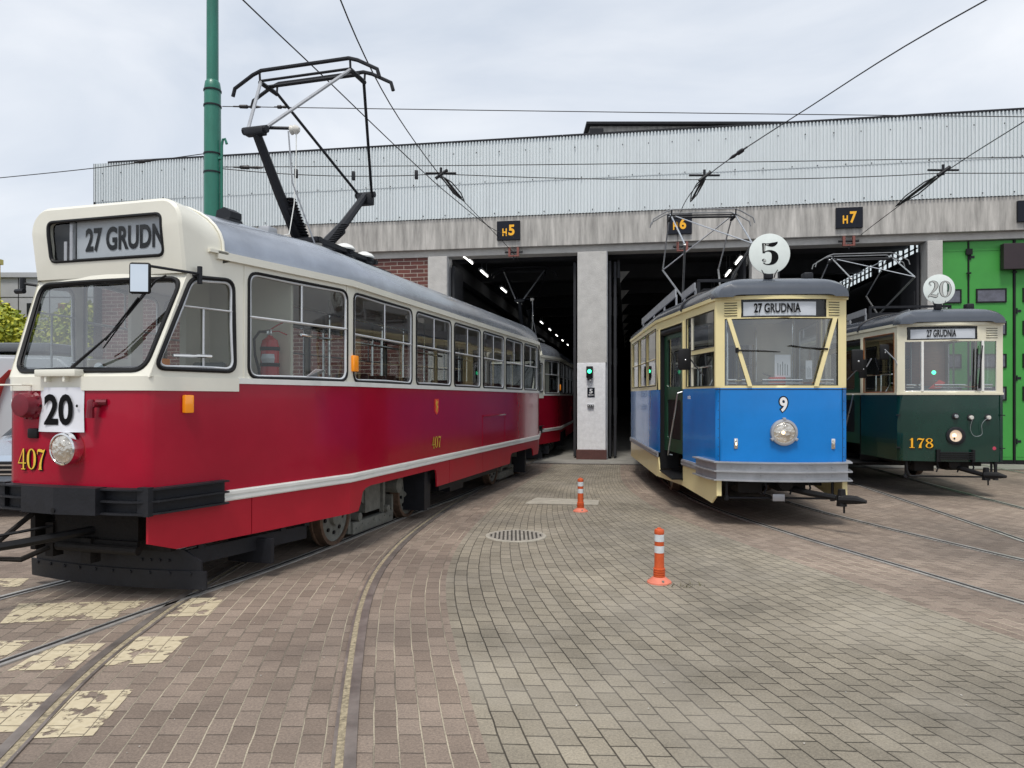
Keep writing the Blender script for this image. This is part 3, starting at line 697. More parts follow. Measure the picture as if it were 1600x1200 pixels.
# green folding gate
G_ = MB()
for (t0, t1) in ((8.97, 9.98), (10.02, 11.03), (11.10, 12.11), (12.15, 13.16)):
    b = MB(); b.box(t0, t1, .22, .28, .12, 5.70, bev=.006); lf = b.build('gate_leaf', 'ggate', D, smooth=False)
    for z in (4.30, 3.47, 2.64, 1.81):
        b = MB(); a, c = t0 + .15, t1 - .15
        b.box(a, c, .19, .218, z - .18, z - .145); b.box(a, c, .19, .218, z + .145, z + .18); b.box(a, a + .035, .19, .218, z - .145, z + .145); b.box(c - .035, c, .19, .218, z - .145, z + .145)
        wf = b.build('window_frame', 'black', lf, smooth=False)
        b = MB(); b.box(a + .035, c - .035, .20, .219, z - .145, z + .145); b.build('window_pane', mat('gate_glass', (.09, .09, .12), .12, var=.4, vs=6, spec=.8), lf, smooth=False)
    b = MB(); b.box(t0, t1, .20, .219, .02, .125); b.build('bottom_seal', 'black', lf, smooth=False)
    for z in (.6, 2.2, 3.9, 5.3): b = MB(); b.cyl((t0 + .02, .205, z - .07), (t0 + .02, .205, z + .07), .018, n=8); b.box(t0 + .02, t0 + .12, .208, .219, z - .03, z + .03); b.build('hinge', 'dark', lf, smooth=False)
    b = MB(); b.box(t0 + .03, t1 - .03, .212, .2195, .20, .235); b.box(t0 + .03, t1 - .03, .212, .2195, 5.45, 5.49); b.build('leaf_rib', 'ggate', lf, smooth=False)
b = MB()
for x in (9.985, 11.04, 12.115): b.box(x, x + (.05 if x == 11.04 else .03), .20, .30, .03, 5.7)
for x in (9.94, 11.0): b.box(x - .02, x + .13, .15, .19, 5.35, 5.50); b.box(x, x + .1, .15, .19, 4.86, 4.90)
b.build('gate_seal', 'black', D, smooth=False)
b = MB(); b.box(10.72, 11.5, -.0, .18, 4.93, 5.58, bev=.01); b.build('gate_motor_housing', mat('brown_black_box', (.03, .018, .022), .5, var=.2, vs=5), D, smooth=False)
# bay signs
def bay_sign(t, num, lab):
    r = thing('bay_sign', lab, 'sign', fw(t, -.05, 6.35), -FA)
    b = MB(); b.box(-.325, .325, -.05, .03, -.265, .265, bev=.006); b.build('panel', 'signblk', r, smooth=False)
    X = Matrix.Translation((-.105, -.052, -.05)) @ Matrix.Rotation(R(90), 4, 'X'); text('H', X, .125, .21, 'yellow', 'letter', r, bold=.035, depth=.004)
    X = Matrix.Translation((.09, -.052, 0.005)) @ Matrix.Rotation(R(90), 4, 'X'); text(num, X, .17, .30, 'yellow', 'numeral', r, bold=.035, depth=.004)
bay_sign(-1.87, '5', 'black and yellow sign H5 on the lintel'); bay_sign(2.77, '6', 'black and yellow sign H6 behind the pantograph of the blue tram')
bay_sign(7.05, '7', 'black and yellow sign H7 on the lintel'); bay_sign(11.32, '8', 'black and yellow sign at the right edge over the green gate')
for t, lab in ((-1.73, 'bracket for the overhead wire under sign H5'), (2.85, 'bracket for the overhead wire under sign H6'), (7.05, 'bracket for the overhead wire under sign H7')):
    r = thing('wire_bracket', 'small reddish steel ' + lab, 'bracket', fw(t, -.03, 5.88), -FA)
    b = MB(); b.box(-.15, -.09, -.03, .05, -.22, 0); b.box(.09, .15, -.03, .05, -.22, 0); b.box(-.15, .15, -.03, .05, -.25, -.215); b.build('hanger', mat('bracket_red_oxide', (.22, .075, .06), .6), r, smooth=False)
    b = MB(); b.cyl((-.25, .01, -.12), (.25, .01, -.12), .03, n=10); b.cyl((0, 0, -.25), (0, 0, -.33), .02, n=8); b.build('insulator', 'dark', r)
# things on the pillar
P2 = lambda t, z: fw(t, .018, z)
r = thing('signal_lamp', 'small black signal lamp showing green on the white pillar', 'signal lamp', P2(.375, 2.40), -FA)
b = MB(); b.box(-.09, .09, -.12, 0, -.16, .16, bev=.015); b.box(-.05, .05, -.14, -.0, -.22, -.155, bev=.01); b.tube([(-.06, -.12, .06), (-.05, -.2, .1), (.05, -.2, .1), (.06, -.12, .06)], .008, 6); b.build('housing', 'black', r)
b = MB(); b.lathe([(0, .0), (.055, 0), (.05, .012), (0, .018)], 20, X=Matrix.Translation((0, -.121, .02)) @ Matrix.Rotation(R(90), 4, 'X')); b.build('lens', 'signal', r)
b = MB(); b.lathe([(.03, 0), (.028, .05), (0, .055)], 14, X=Matrix.Translation((.02, -.10, -.2)) @ Matrix.Rotation(R(150), 4, 'X')); b.build('button', 'zinc', r)
r = thing('number_plate_sign', 'small black plate with white 5 and arrow on the white pillar', 'sign', P2(.41, 1.85), -FA)
b = MB(); b.box(-.10, .10, -.015, 0, -.125, .125, bev=.003); b.build('plate', 'signblk', r, smooth=False)
text('5', Matrix.Translation((0, -.016, .03)) @ Matrix.Rotation(R(90), 4, 'X'), .09, .125, 'whitel', 'numeral', r, bold=.03)
b = MB(); b.prism([(-.075, -.018, -.075), (-.04, -.018, -.052), (-.04, -.018, -.067), (.075, -.018, -.067), (.075, -.018, -.083), (-.04, -.018, -.083), (-.04, -.018, -.098)], (0, -.002, 0)); b.build('arrow', 'whitel', r, smooth=False)
r = thing('switch_box', 'small grey three button switch box low on the white pillar', 'switch box', P2(.40, 1.48), -FA)
b = MB(); b.box(-.09, .09, -.05, 0, -.045, .045, bev=.015); b.build('housing', 'zinc', r)
b = MB(); b.box(-.075, .075, -.056, -.05, -.026, .026); b.build('button_plate', 'black', r)
b = MB()
for x in (-.05, 0, .05): b.cyl((x, -.062, 0), (x, -.05, 0), .014, n=10)
b.build('button', 'whitel', r)
# concrete roof block behind the depot
r = tag(MB().box(2.75, 14, 25, 31, 8.9, 11.14, bev=.02).build('roof_block', 'conc', None, smooth=False), 'grey concrete roof structure rising behind the corrugated wall', 'roof structure')
b = MB(); b.box(2.6, 14.1, 24.8, 31.2, 11.14, 11.22); b.box(2.72, 3.2, 24.85, 24.99, 9.9, 11.0); b.build('roof_edge', 'dark', r, smooth=False)

# ================= OVERHEAD =================
pl = thing('mast', 'tall dark green steel mast behind the red tram', 'mast', (-5.48, 13, gz(13)))
b = MB(); b.lathe([(.17, 0), (.15, 4.9), (.145, 7.32), (.13, 7.42), (.105, 7.45), (.10, 10.6), (0, 10.62)], 20); b.build('shaft', 'pole', pl)
for z in (5.78, 6.12, 7.0, 7.28):
    b = MB(); b.lathe([(.152, z - .03), (.158, z - .028), (.158, z + .0), (.152, z + .002)], 20, cap=False); b.build('clamp_band', 'dark', pl)
b = MB(); b.tube([(.19, -.05, 3.6), (.19, -.05, 6.25), (.21, -.05, 6.36), (.25, -.05, 6.37), (.28, -.05, 6.28)], .025, 8); b.box(.13, .2, -.08, -.02, 5.0, 5.04); b.box(.13, .2, -.08, -.02, 6.0, 6.04); b.build('conduit', 'pole', pl)
def wire(pts, label, cat='wire', r=.0085, name='overhead_wire', group=None, k=6):
    b = MB(); p = cr([tuple(q) for q in pts], k) if len(pts) > 2 else pts; b.tube(p, r, 5); return tag(b.build(name, 'wire'), label, cat, group)
def sag(a, c, s, n=8): return [tuple(V(a).lerp(V(c), i / n) + V((0, 0, -4 * s * (i / n) * (1 - i / n)))) for i in range(n + 1)]
wire(sag((-5.3, 13, 6.94), (15, 13.7, 6.98), .02), 'upper span wire running from the green mast across the sky to the right', name='span_wire')
wire(sag((-5.3, 13, 5.83), (15, 12.9, 6.12), .06), 'middle span wire in front of the corrugated wall', name='span_wire')
wire(sag((-5.3, 13, 5.80), (-1.35, 13, 5.70), .08) + sag((-1.2, 13, 5.70), (3.5, 13, 5.60), .03)[1:] + sag((3.6, 13, 5.60), (7.8, 12.95, 5.70), .03) + sag((7.9, 12.95, 5.7), (15, 12.8, 5.8), .04)[1:], 'lower span wire carrying the contact wires in front of the depot', name='span_wire', k=2)
wire([(-5.6, 13, 6.08), (-7.7, 13.5, 6.0), (-10.1, 14, 5.94), (-15, 15, 5.85)], 'guy wire running left from the green mast', name='guy_wire')
w5 = [(-1.2, 2, 5.8), (-1.62, 5.3, 5.78), (-1.79, 7.4, 5.78), (-1.72, 10, 5.76), (-1.35, 13, 5.72), (-.95, 15, 5.68), (-.05, 19.3, 5.62), (.3, 21.5, 5.6)]
w5b = [(-3.6, 3.5, 5.8), (-2.82, 7.36, 5.78), (-2.47, 9.0, 5.77), (-2.03, 11.1, 5.75), (-1.60, 13, 5.72), (-1.30, 14.2, 5.7), (-.5, 17, 5.66), (.05, 19.3, 5.95)]
w6 = [(6.8, 3, 5.8), (4.97, 7.36, 5.78), (4.2, 10, 5.72), (3.52, 13, 5.62), (3.75, 16, 5.66), (4.45, 19.1, 5.72), (4.9, 22, 5.7)]
w7 = [(7.2, 5, 5.8), (7.66, 10.6, 5.75), (7.86, 12.95, 5.7), (8.5, 16, 5.76), (9.0, 18.3, 5.8), (9.5, 21, 5.75)]
wire(w5, 'contact wire leading over the red tram into bay 5, right hand one', name='contact_wire'); wire(w5b, 'contact wire above the red tram pantograph, left hand one', name='contact_wire')
wire(w6, 'contact wire leading from top right down to the blue tram', name='contact_wire'); wire(w7, 'contact wire at the right edge leading to sign H7', name='contact_wire')
def section(p, q, lab):
    p, q = V(p), V(q); d = (q - p).normalized(); s = V((d.y, -d.x, 0)).normalized(); u = V((0, 0, 1))
    r = thing('section_insulator', lab, 'insulator', p)
    b = MB(); L = (q - p).length
    for a in (-.06, .06): b.tube([(d * 0 + s * a * .3), d * L * .3 + s * a + u * .04, d * L * .7 + s * a + u * .03, d * L], .012, 6)
    b.tube([V((0, 0, 0)), d * L * .5 - u * .07, d * L], .013, 6); b.tube([d * L * .15 + u * .04, d * L * .85 + u * .0], .022, 6); b.build('runner', 'wire', r)
    b = MB(); b.tube([V((-.28, 0, .06)), V((.28, 0, .06))], .02, 7); b.tube([V((-.1, 0, -.04)), V((.12, 0, .12))], .03, 7); b.tube([V((0, 0, -.03)), V((0, 0, .16))], .025, 7); b.build('clamp', 'dark', r)
section((-1.30, 13.0, 5.66), (-.98, 14.6, 5.64), 'black section insulator where the contact wires of bay 5 meet'); section((3.52, 13, 5.62), (3.62, 14.4, 5.58), 'black section insulator above the blue tram'); section((7.86, 12.95, 5.7), (8.05, 14.9, 5.62), 'black section insulator on the wire leading to sign H7')
for (x, y, z, lab) in ((-3.95, 13, 5.70, 'left'), (-2.9, 13, 5.66, 'middle'), (-1.75, 13, 5.68, 'right')):
    b = MB(); b.box(x - .03, x + .03, y - .03, y + .03, z - .07, z + .09, bev=.008)
    tag(b.build('wire_clamp', 'dark'), 'small black clamp on the lower span wire, %s of three beside the red pantograph' % lab, 'clamp')
for (a, c, lab) in (((-5.1, 13, 6.94), (-4.6, 13, 6.93), 'insulator beside the mast on the upper span wire'), ((-5.1, 13, 5.83), (-4.55, 13, 5.82), 'insulator beside the mast on the middle span wire'), ((-4.35, 13, 6.93), (-4.1, 13, 6.93), 'second insulator on the upper span wire'), ((-7.1, 13.35, 6.03), (-6.7, 13.25, 6.04), 'insulator on the left hand guy wire'), (cr(w6, 6)[15], cr(w6, 6)[16], 'insulator on the contact wire above the blue tram')):
    a, c = V(a), V(c); b = MB(); b.tube([a, a.lerp(c, .2), a.lerp(c, .25), a.lerp(c, .5), a.lerp(c, .55), a.lerp(c, .8), c], [.014, .014, .035, .038, .02, .03, .014], 8)
    tag(b.build('insulator', 'wire'), 'dark ' + lab, 'insulator')

# ================= FAR LEFT =================
def facade_block(name, label, x0, x1, y, d, h, m, wins, wm):
    r = thing(name, label, 'building', ((x0 + x1) / 2, y, -.1)); w = x1 - x0
    b = MB(); b.box(-w / 2, w / 2, 0, d, 0, h); b.box(-w / 2 - .3, w / 2 + .3, -.3, d, h, h + .5); b.build('wall', m, r, smooth=False)
    n = int(w / 3.3); f = int(h / 3)
    b2 = MB()
    for i in range(n + 1): b2.box(-w / 2 + i * 3.3 - .03, -w / 2 + i * 3.3 + .03, -.04, -.005, 0, h - .02)
    for k in range(f + 1): b2.box(-w / 2, w / 2, -.03, -.004, k * 3 + .1, k * 3 + .16)
    b2.build('panel_joint', 'dark', r, smooth=False)
    for i in range(n):
        for k in range(f):
            xx = -w / 2 + i * 3.3 + .9; zz = k * 3 + 1.0
            b = MB(); b.box(xx, xx + 1.5, -.06, -.002, zz, zz + 1.5); wf = b.build('window', wm if (i + k) % 3 else 'windk', r, smooth=False)
            b = MB(); b.box(xx + .75, xx + 1.4, -.09, -.062, zz + .1, zz + 1.4); b.build('pane', 'windk', wf, smooth=False)
facade_block('panel_building', 'grey panel office block with brown windows behind the trees', -62, -36, 75, 12, 14.2, 'panelg', 1, 'winbr')
facade_block('yellow_building', 'pale yellow block at the left edge of the picture', -64, -50.4, 60, 10, 14.6, 'panely', 1, 'windk')
def leaf_tree(x, y, h, rad, seed, label, n=5200):
    q = random.Random(seed); r = thing('tree', label, 'tree', (x, y, -.1), group='trees behind the parked vehicles')
    b = MB(); b.tube([(0, 0, 0), (.08, .02, h * .3), (.0, .1, h * .62)], [.17, .12, .05], 8)
    cl = []
    for k in range(15):
        a = q.random() * 6.283; rr_ = rad * q.random() ** .6 * .8; z = h * (.34 + .58 * q.random()); rr_ *= 1.1 - .6 * abs(z / h - .55); c = V((math.cos(a) * rr_, math.sin(a) * rr_, z))
        b.tube([(0, 0, h * .3), c * .55 + V((0, 0, h * .2)), c], [.05, .03, .01], 5); cl.append((c, rad * (.26 + .2 * q.random())))
    b.build('trunk', 'bark', r)
    for part, m in ((0, 'leafa'), (1, 'leafb')):
        bm = bmesh.new()
        for k in range(n // 2):
            c, cr_ = cl[q.randrange(len(cl))]
            u = V((q.gauss(0, 1), q.gauss(0, 1), q.gauss(0, 1))).normalized() * cr_ * (.6 + .6 * q.random() ** .5)
            p = c + u; s = .07 + .07 * q.random(); a = V((q.gauss(0, 1), q.gauss(0, 1), q.gauss(0, 1))).normalized(); bb_ = a.orthogonal().normalized()
            vs = [bm.verts.new(p + a * s * i + bb_ * s * .6 * j) for i, j in ((-1, 0), (0, -1), (1, 0), (0, 1))]; bm.faces.new(vs)
        me = bpy.data.meshes.new('crown'); bm.to_mesh(me); bm.free(); me.materials.append(M[m]); o = bpy.data.objects.new('crown', me); COL.objects.link(o); o.parent = r
for i, (x, y, h, ra, lab) in enumerate(((-22.6, 30, 5.1, 2.5, 'yellow green tree at the left edge, nearest of the row'), (-19.0, 32, 5.2, 2.5, 'rounded yellow green tree seen through the windscreen of the red tram'), (-28, 36, 6.0, 3.2, 'taller light green tree at the left edge below the yellow building'), (-25.2, 40, 6.2, 3.2, 'light green tree in front of the grey panel building'))):
    leaf_tree(x, y, h, ra, 20 + i, lab, 11000)
# van
def van():
    r = thing('van', 'silver delivery van with red curved stripe parked behind the red tram', 'van', (-9.6, 13.6, 0), R(0))
    b = MB(); prof = [(-2.6, .35), (2.4, .35), (2.55, .9), (2.35, 1.25), (1.75, 2.15), (1.5, 2.36), (-2.5, 2.42), (-2.62, 2.2)]
    b.prism([(x, -.95, z) for x, z in prof], (0, 1.9, 0)); bmesh.ops.bevel(b.bm, geom=list(b.bm.edges), offset=.06, segments=3, affect='EDGES'); b.build('body', 'vanw', r)
    b = MB(); b.tube([(.15, -.965, .75), (.35, -.965, 1.1), (.43, -.965, 1.5), (.58, -.965, 1.95), (.72, -.965, 2.1)], [.02, .10, .09, .13, .11], 8, flat=.15); b.build('stripe', 'vred', r)
    b = MB()
    for x, z in ((.84, 1.65), (.96, 1.55), (.84, 1.45), (.72, 1.55), (1.05, 1.65)): b.box(x - .03, x + .03, -.962, -.945, z - .03, z + .03)
    b.build('dot_pattern', 'whitel', r)
    b = MB(); b.box(-2.3, 1.3, -.85, .85, 2.44, 2.60, bev=.04); b.box(-2.2, -.2, -.80, .80, 2.60, 2.66, bev=.02); b.build('roof_unit', mat('roof_unit_grey', (.12, .13, .14), .25), r)
    b = MB(); b.prism([(1.45, -.97, 1.3), (2.2, -.97, 1.3), (1.72, -.97, 2.05), (1.45, -.97, 2.05)], (0, .03, 0)); b.build('side_window', 'windk', r)
    for x in (-1.6, 1.6):
        for s in (-.97, .75):
            b = MB(); b.cyl((x, s, .34), (x, s + .22, .34), .34, n=24); w = b.build('wheel', 'black', r); b = MB(); b.cyl((x, s - .01 if s < 0 else s + .23, .34), (x, s + .02 if s < 0 else s + .2, .34), .19, n=16); b.build('hub_cap', 'zinc', w)
van()
def car():
    r = thing('car', 'pale blue car with dark bumper parked at the left edge, facing the camera', 'car', (-6.95, 9.6, gz(9.6)), R(3))
    # y = 0 front, +y back
    b = MB(); rows = []
    sec = [(-.02, .86, .30, .62, .70), (.12, .90, .25, .72, .80), (.9, .90, .25, .86, .98), (1.25, .90, .25, .90, 1.02)]
    prof = [(0, .28), (-.04, .45), (0, .70), (.12, .84), (.95, .99), (1.15, 1.04), (1.95, 1.50), (2.4, 1.56), (3.6, 1.52), (4.1, 1.1), (4.2, .9), (4.2, .3)]
    n = 10
    for i in range(-n, n + 1):
        s = i / n; w = .88; curve = .28 * abs(s) ** 3
        rows.append([(s * w * (1 - .14 * max(0, (z - 1.0) / .55)), y + (curve if y < 1.2 else .12 * abs(s) ** 3), z - .05 * abs(s) ** 3 * (z > .9)) for y, z in prof])
    b.grid(rows)
    for e in (rows[0], rows[-1]): b.poly(e)
    b.build('body', 'carpaint', r, ang=.5)
    b = MB(); rows = []
    for i in range(-n, n + 1):
        s = i / n; rows.append([(s * .80 * (1 - .1 * max(0, (z - 1.0) / .55)), y - .02 + .12 * abs(s) ** 3, z + .012 - .05 * abs(s) ** 3) for y, z in ((1.2, 1.07), (1.55, 1.27), (1.9, 1.47))])
    b.grid(rows); b.build('windscreen', 'windk', r)
    b = MB(); b.prism([(x, -.09 + .26 * abs(x / .86) ** 3, z) for x, z in ((-.88, .24), (.88, .24), (.88, .84), (-.88, .84))], (0, .1, 0)); b.build('bumper', 'navy', r)
    for s in (-1, 1):
        b = MB(); b.prism([(s * x, y, z) for x, y, z in ((.50, -.0, .64), (.84, .16, .68), (.86, .24, .82), (.60, .06, .80))], (0, -.14, 0)); b.build('headlight', 'lens', r)
    g = MB()
    for z in (.60, .66, .72): g.box(-.46, .46, -.13, -.08, z, z + .02)
    g.build('grille', 'chrome', r); b = MB(); b.box(-.48, .48, -.11, .02, .58, .77); b.build('grille_back', 'black', r)
    for x in (-.74, .74):
        for y in (.85, 3.3):
            b = MB(); b.cyl((x - .1, y, .32), (x + .15 * (1 if x > 0 else -1), y, .32), .32, n=24); b.build('wheel', 'black', r)
car()

# ================= TRAM PARTS =================
def window(parent, surf, outer, inner, wallmb, inward, r=.07, bars=(), gasket='black', sash='sash', glass='glass', gr=.015, sr=.012, barr=.013):
    """cut a rounded window into the wall mesh and build gasket > sash, pane"""
    loop = ring(wallmb, surf, outer, inner, r, inward)
    inw = V(inward).normalized()
    b = MB(); b.tube(loop, gr, 6, closed=True); g = b.build('window_gasket', gasket, parent)
    c = sum(loop, V()) / len(loop)
    b = MB(); b.tube([p + (c - p).normalized() * (gr * 1.5) + inw * .006 for p in loop], sr, 6, closed=True)
    for (p, q, w) in bars: b.tube([V(surf(*p)) + inw * .008, V(surf(*q)) + inw * .008], w, 6, flat=.6)
    b.build('window_sash', sash, g)
    b = MB(); pane(b, [p + (c - p).normalized() * .004 + inw * .018 for p in loop]); b.build('window_pane', glass, g)
    return g
def wheelset(parent, y, r=.33, xs=(.745,), holes=True):
    for s in (-1, 1):
        X = Matrix.Translation((s * .775, y, r + .012)) @ Matrix.Rotation(R(90) * s, 4, 'Y')
        b = MB(); b.lathe([(r - .01, -.06), (r + .015, -.055), (r + .015, -.03), (r, -.025), (r - .006, .065), (r - .045, .07), (r - .05, .05)], 36, X=X, cap=False); w = b.build('wheel', 'tread', parent)
        b = MB(); b.lathe([(r - .048, -.04), (r - .05, .045), (.24, .03), (.11, .045), (.10, .085), (.05, .09), (0, .092)], 30, X=X, cap=False); d = b.build('wheel_disc', 'wheel', w)
        if holes:
            b = MB()
            for k in range(9):
                a = k * 2 * math.pi / 9
                b.lathe([(.022, .034), (.022, .050), (0, .050)], 10, X=X @ Matrix.Translation((.185 * math.cos(a), .185 * math.sin(a), 0)))
            b.build('lightening_hole', 'black', d)
    b = MB(); b.cyl((-.7, y, r + .01), (.7, y, r + .01), .06); b.build('axle', 'grime', parent)
def seat(parent, x, y, z, face, m='seat'):
    b = MB(); f = face
    b.box(x - .21, x + .21, y - .2, y + .2, z + .38, z + .45, bev=.03); b.box(x - .21, x + .21, y + .17 * f - .03, y + .17 * f + .03, z + .45, z + 1.02, bev=.03)
    s = b.build('seat', m, parent); q = MB(); q.tube([(x, y, z), (x, y, z + .38)], .025); q.tube([(x - .19, y + .2 * f, z + .9), (x - .19, y + .2 * f, z + 1.0), (x + .19, y + .2 * f, z + 1.0), (x + .19, y + .2 * f, z + .9)], .014)
    q.build('seat_frame', 'chrome', s)
def loft(mb, secs, n=10, lean=False):
    """secs: (y, w, zbase, zshoulder, zcrown, rx)"""
    rows = []
    for (y, w, zb, zs, zc, rx) in secs:
        half = [(w, zb), (w, zs)]
        for j in range(1, n + 1):
            t = j / n; wt_ = .82                       # rational quadratic, close to an ellipse
            d = (1 - t) ** 2 + 2 * t * (1 - t) * wt_ + t * t
            half.append((((1 - t) ** 2 * w + 2 * t * (1 - t) * wt_ * w + t * t * (w - rx)) / d, ((1 - t) ** 2 * zs + 2 * t * (1 - t) * wt_ * zc + t * t * zc) / d))
        rows.append([(x, y, z) for x, z in half] + [(-x, y, z) for x, z in half[::-1]])
    if lean: rows[0] = [(x, y + max(0, 3.02 - z) * .14, z) for x, y, z in rows[0]]; rows[1] = [(x, y + max(0, 3.02 - z) * .14, z) for x, y, z in rows[1]]
    mb.grid(rows); return rows
def panto(label, root_parent, loc, rz, zb, knees, zk, yh, zh, wk, wh, thick, col='dark', colu='steel', horn=1.0, y0s=(-.15, .15), group='pantographs on the tram roofs'):
    """y measured from the pantograph's own centre"""
    t = bpy.data.objects.new('pantograph', None); COL.objects.link(t); t.parent = root_parent; t.location = loc
    b = MB(); 
    for x in (-.5, .5): b.box(x - .03, x + .03, -.75, .75, zb - .02, zb + .03)
    for y in (-.7, 0, .7): b.box(-.55, .55, y - .03, y + .03, zb - .02, zb + .03)
    b.build('base_frame', 'dark', t, smooth=False)
    b = MB()
    for x in (-.45, .45):
        for y in (-.6, .6): b.lathe([(.035, zb - .12), (.06, zb - .1), (.035, zb - .085), (.06, zb - .065), (.035, zb - .05), (.05, zb - .02)], 12, X=Matrix.Translation((x, y, 0)))
    b.build('roof_insulator', 'ceramic', t)
    for i, (yk, s) in enumerate(zip(knees, (-1, 1))):
        y0 = y0s[i]
        b = MB()
        if thick:
            b.tube([(0, y0, zb + .08), (0, (y0 + yk) / 2, (zb + zk) / 2 + .0), (0, yk, zk)], [.075, .06, .05], 8); b.tube([(-.25, y0, zb + .08), (.25, y0, zb + .08)], .05)
            b.tube([(.07, y0 + .03, zb + .12), (.07, (y0 * .62 + yk * .38), zb * .62 + zk * .38)], .04, 8)
            for k in range(14): 
                f = .05 + k * .026; p = V((.09, y0 * (1 - f) + yk * f, zb * (1 - f) + zk * f + .08)); b.lathe([(.052, -.008), (.06, 0), (.052, .008)], 10, X=Matrix.Translation(p))
        else:
            for x in (-wk, wk): b.tube([(x * .55, y0 * 3, zb + .06), (x, yk, zk)], .02, 6)
            b.tube([(-wk * .55, y0 * 3, zb + .06), (wk * .55, y0 * 3, zb + .06)], .025, 6)
        a = b.build('lower_arm', col, t)
        b = MB()
        if thick:
            k_ = MB(); k_.tube([(-.15, yk, zk), (.15, yk, zk)], .042, 10); k_.box(-.12, .12, yk - .05, yk + .05, zk - (.15 if s > 0 else .06), zk + .02, bev=.015); k_.build('knee_joint', 'dark', t); b.tube([(-.1, yk, zk), (-wh, yh + s * .16, zh - .1)], .02, 7); b.tube([(.1, yk, zk), (wh, yh + s * .16, zh - .1)], .02, 7)
        else:
            for x, hx in ((-wk, -wh), (wk, wh)): b.tube([(x, yk, zk), (hx, yh + s * .08, zh - .06)], .015, 6)
            b.tube([(wk * (-s), yk, zk), (wh * s, yh + s * .08, zh - .06)], .012, 6)
        b.build('upper_arm', colu if s < 0 or not thick else col, t)
    b = MB(); b.tube([(-wh - .02, yh, zh - .1), (wh + .02, yh, zh - .1)], .022, 7); b.tube([(-wh, yh - .17, zh - .1), (wh, yh - .17, zh - .1)], .016, 6)
    for x in (-wh, wh):
        b.tube([(x, yh - .18, zh - .12), (x, yh + .18, zh - .12)], .03, 7); b.tube([(x, yh - .18, zh - .1), (x, yh - .19, zh)], .014); b.tube([(x, yh + .18, zh - .1), (x, yh + .19, zh)], .014)
    b.build('head_frame', 'dark', t)
    for y in ((yh - .19, yh + .19) if thick else (yh - .14, yh + .14)):
        b = MB(); h = horn
        rr_ = .024 if thick else .013
        b.tube([(-h, y, zh - .26), (-h + .03, y, zh - .16), (-wh - .1, y, zh - .02), (-wh + .02, y, zh + .02), (wh - .02, y, zh + .02), (wh + .1, y, zh - .02), (h - .03, y, zh - .16), (h, y, zh - .26)], rr_, 7)
        b.build('contact_strip', 'dark' if thick else 'steel', t)
    return t

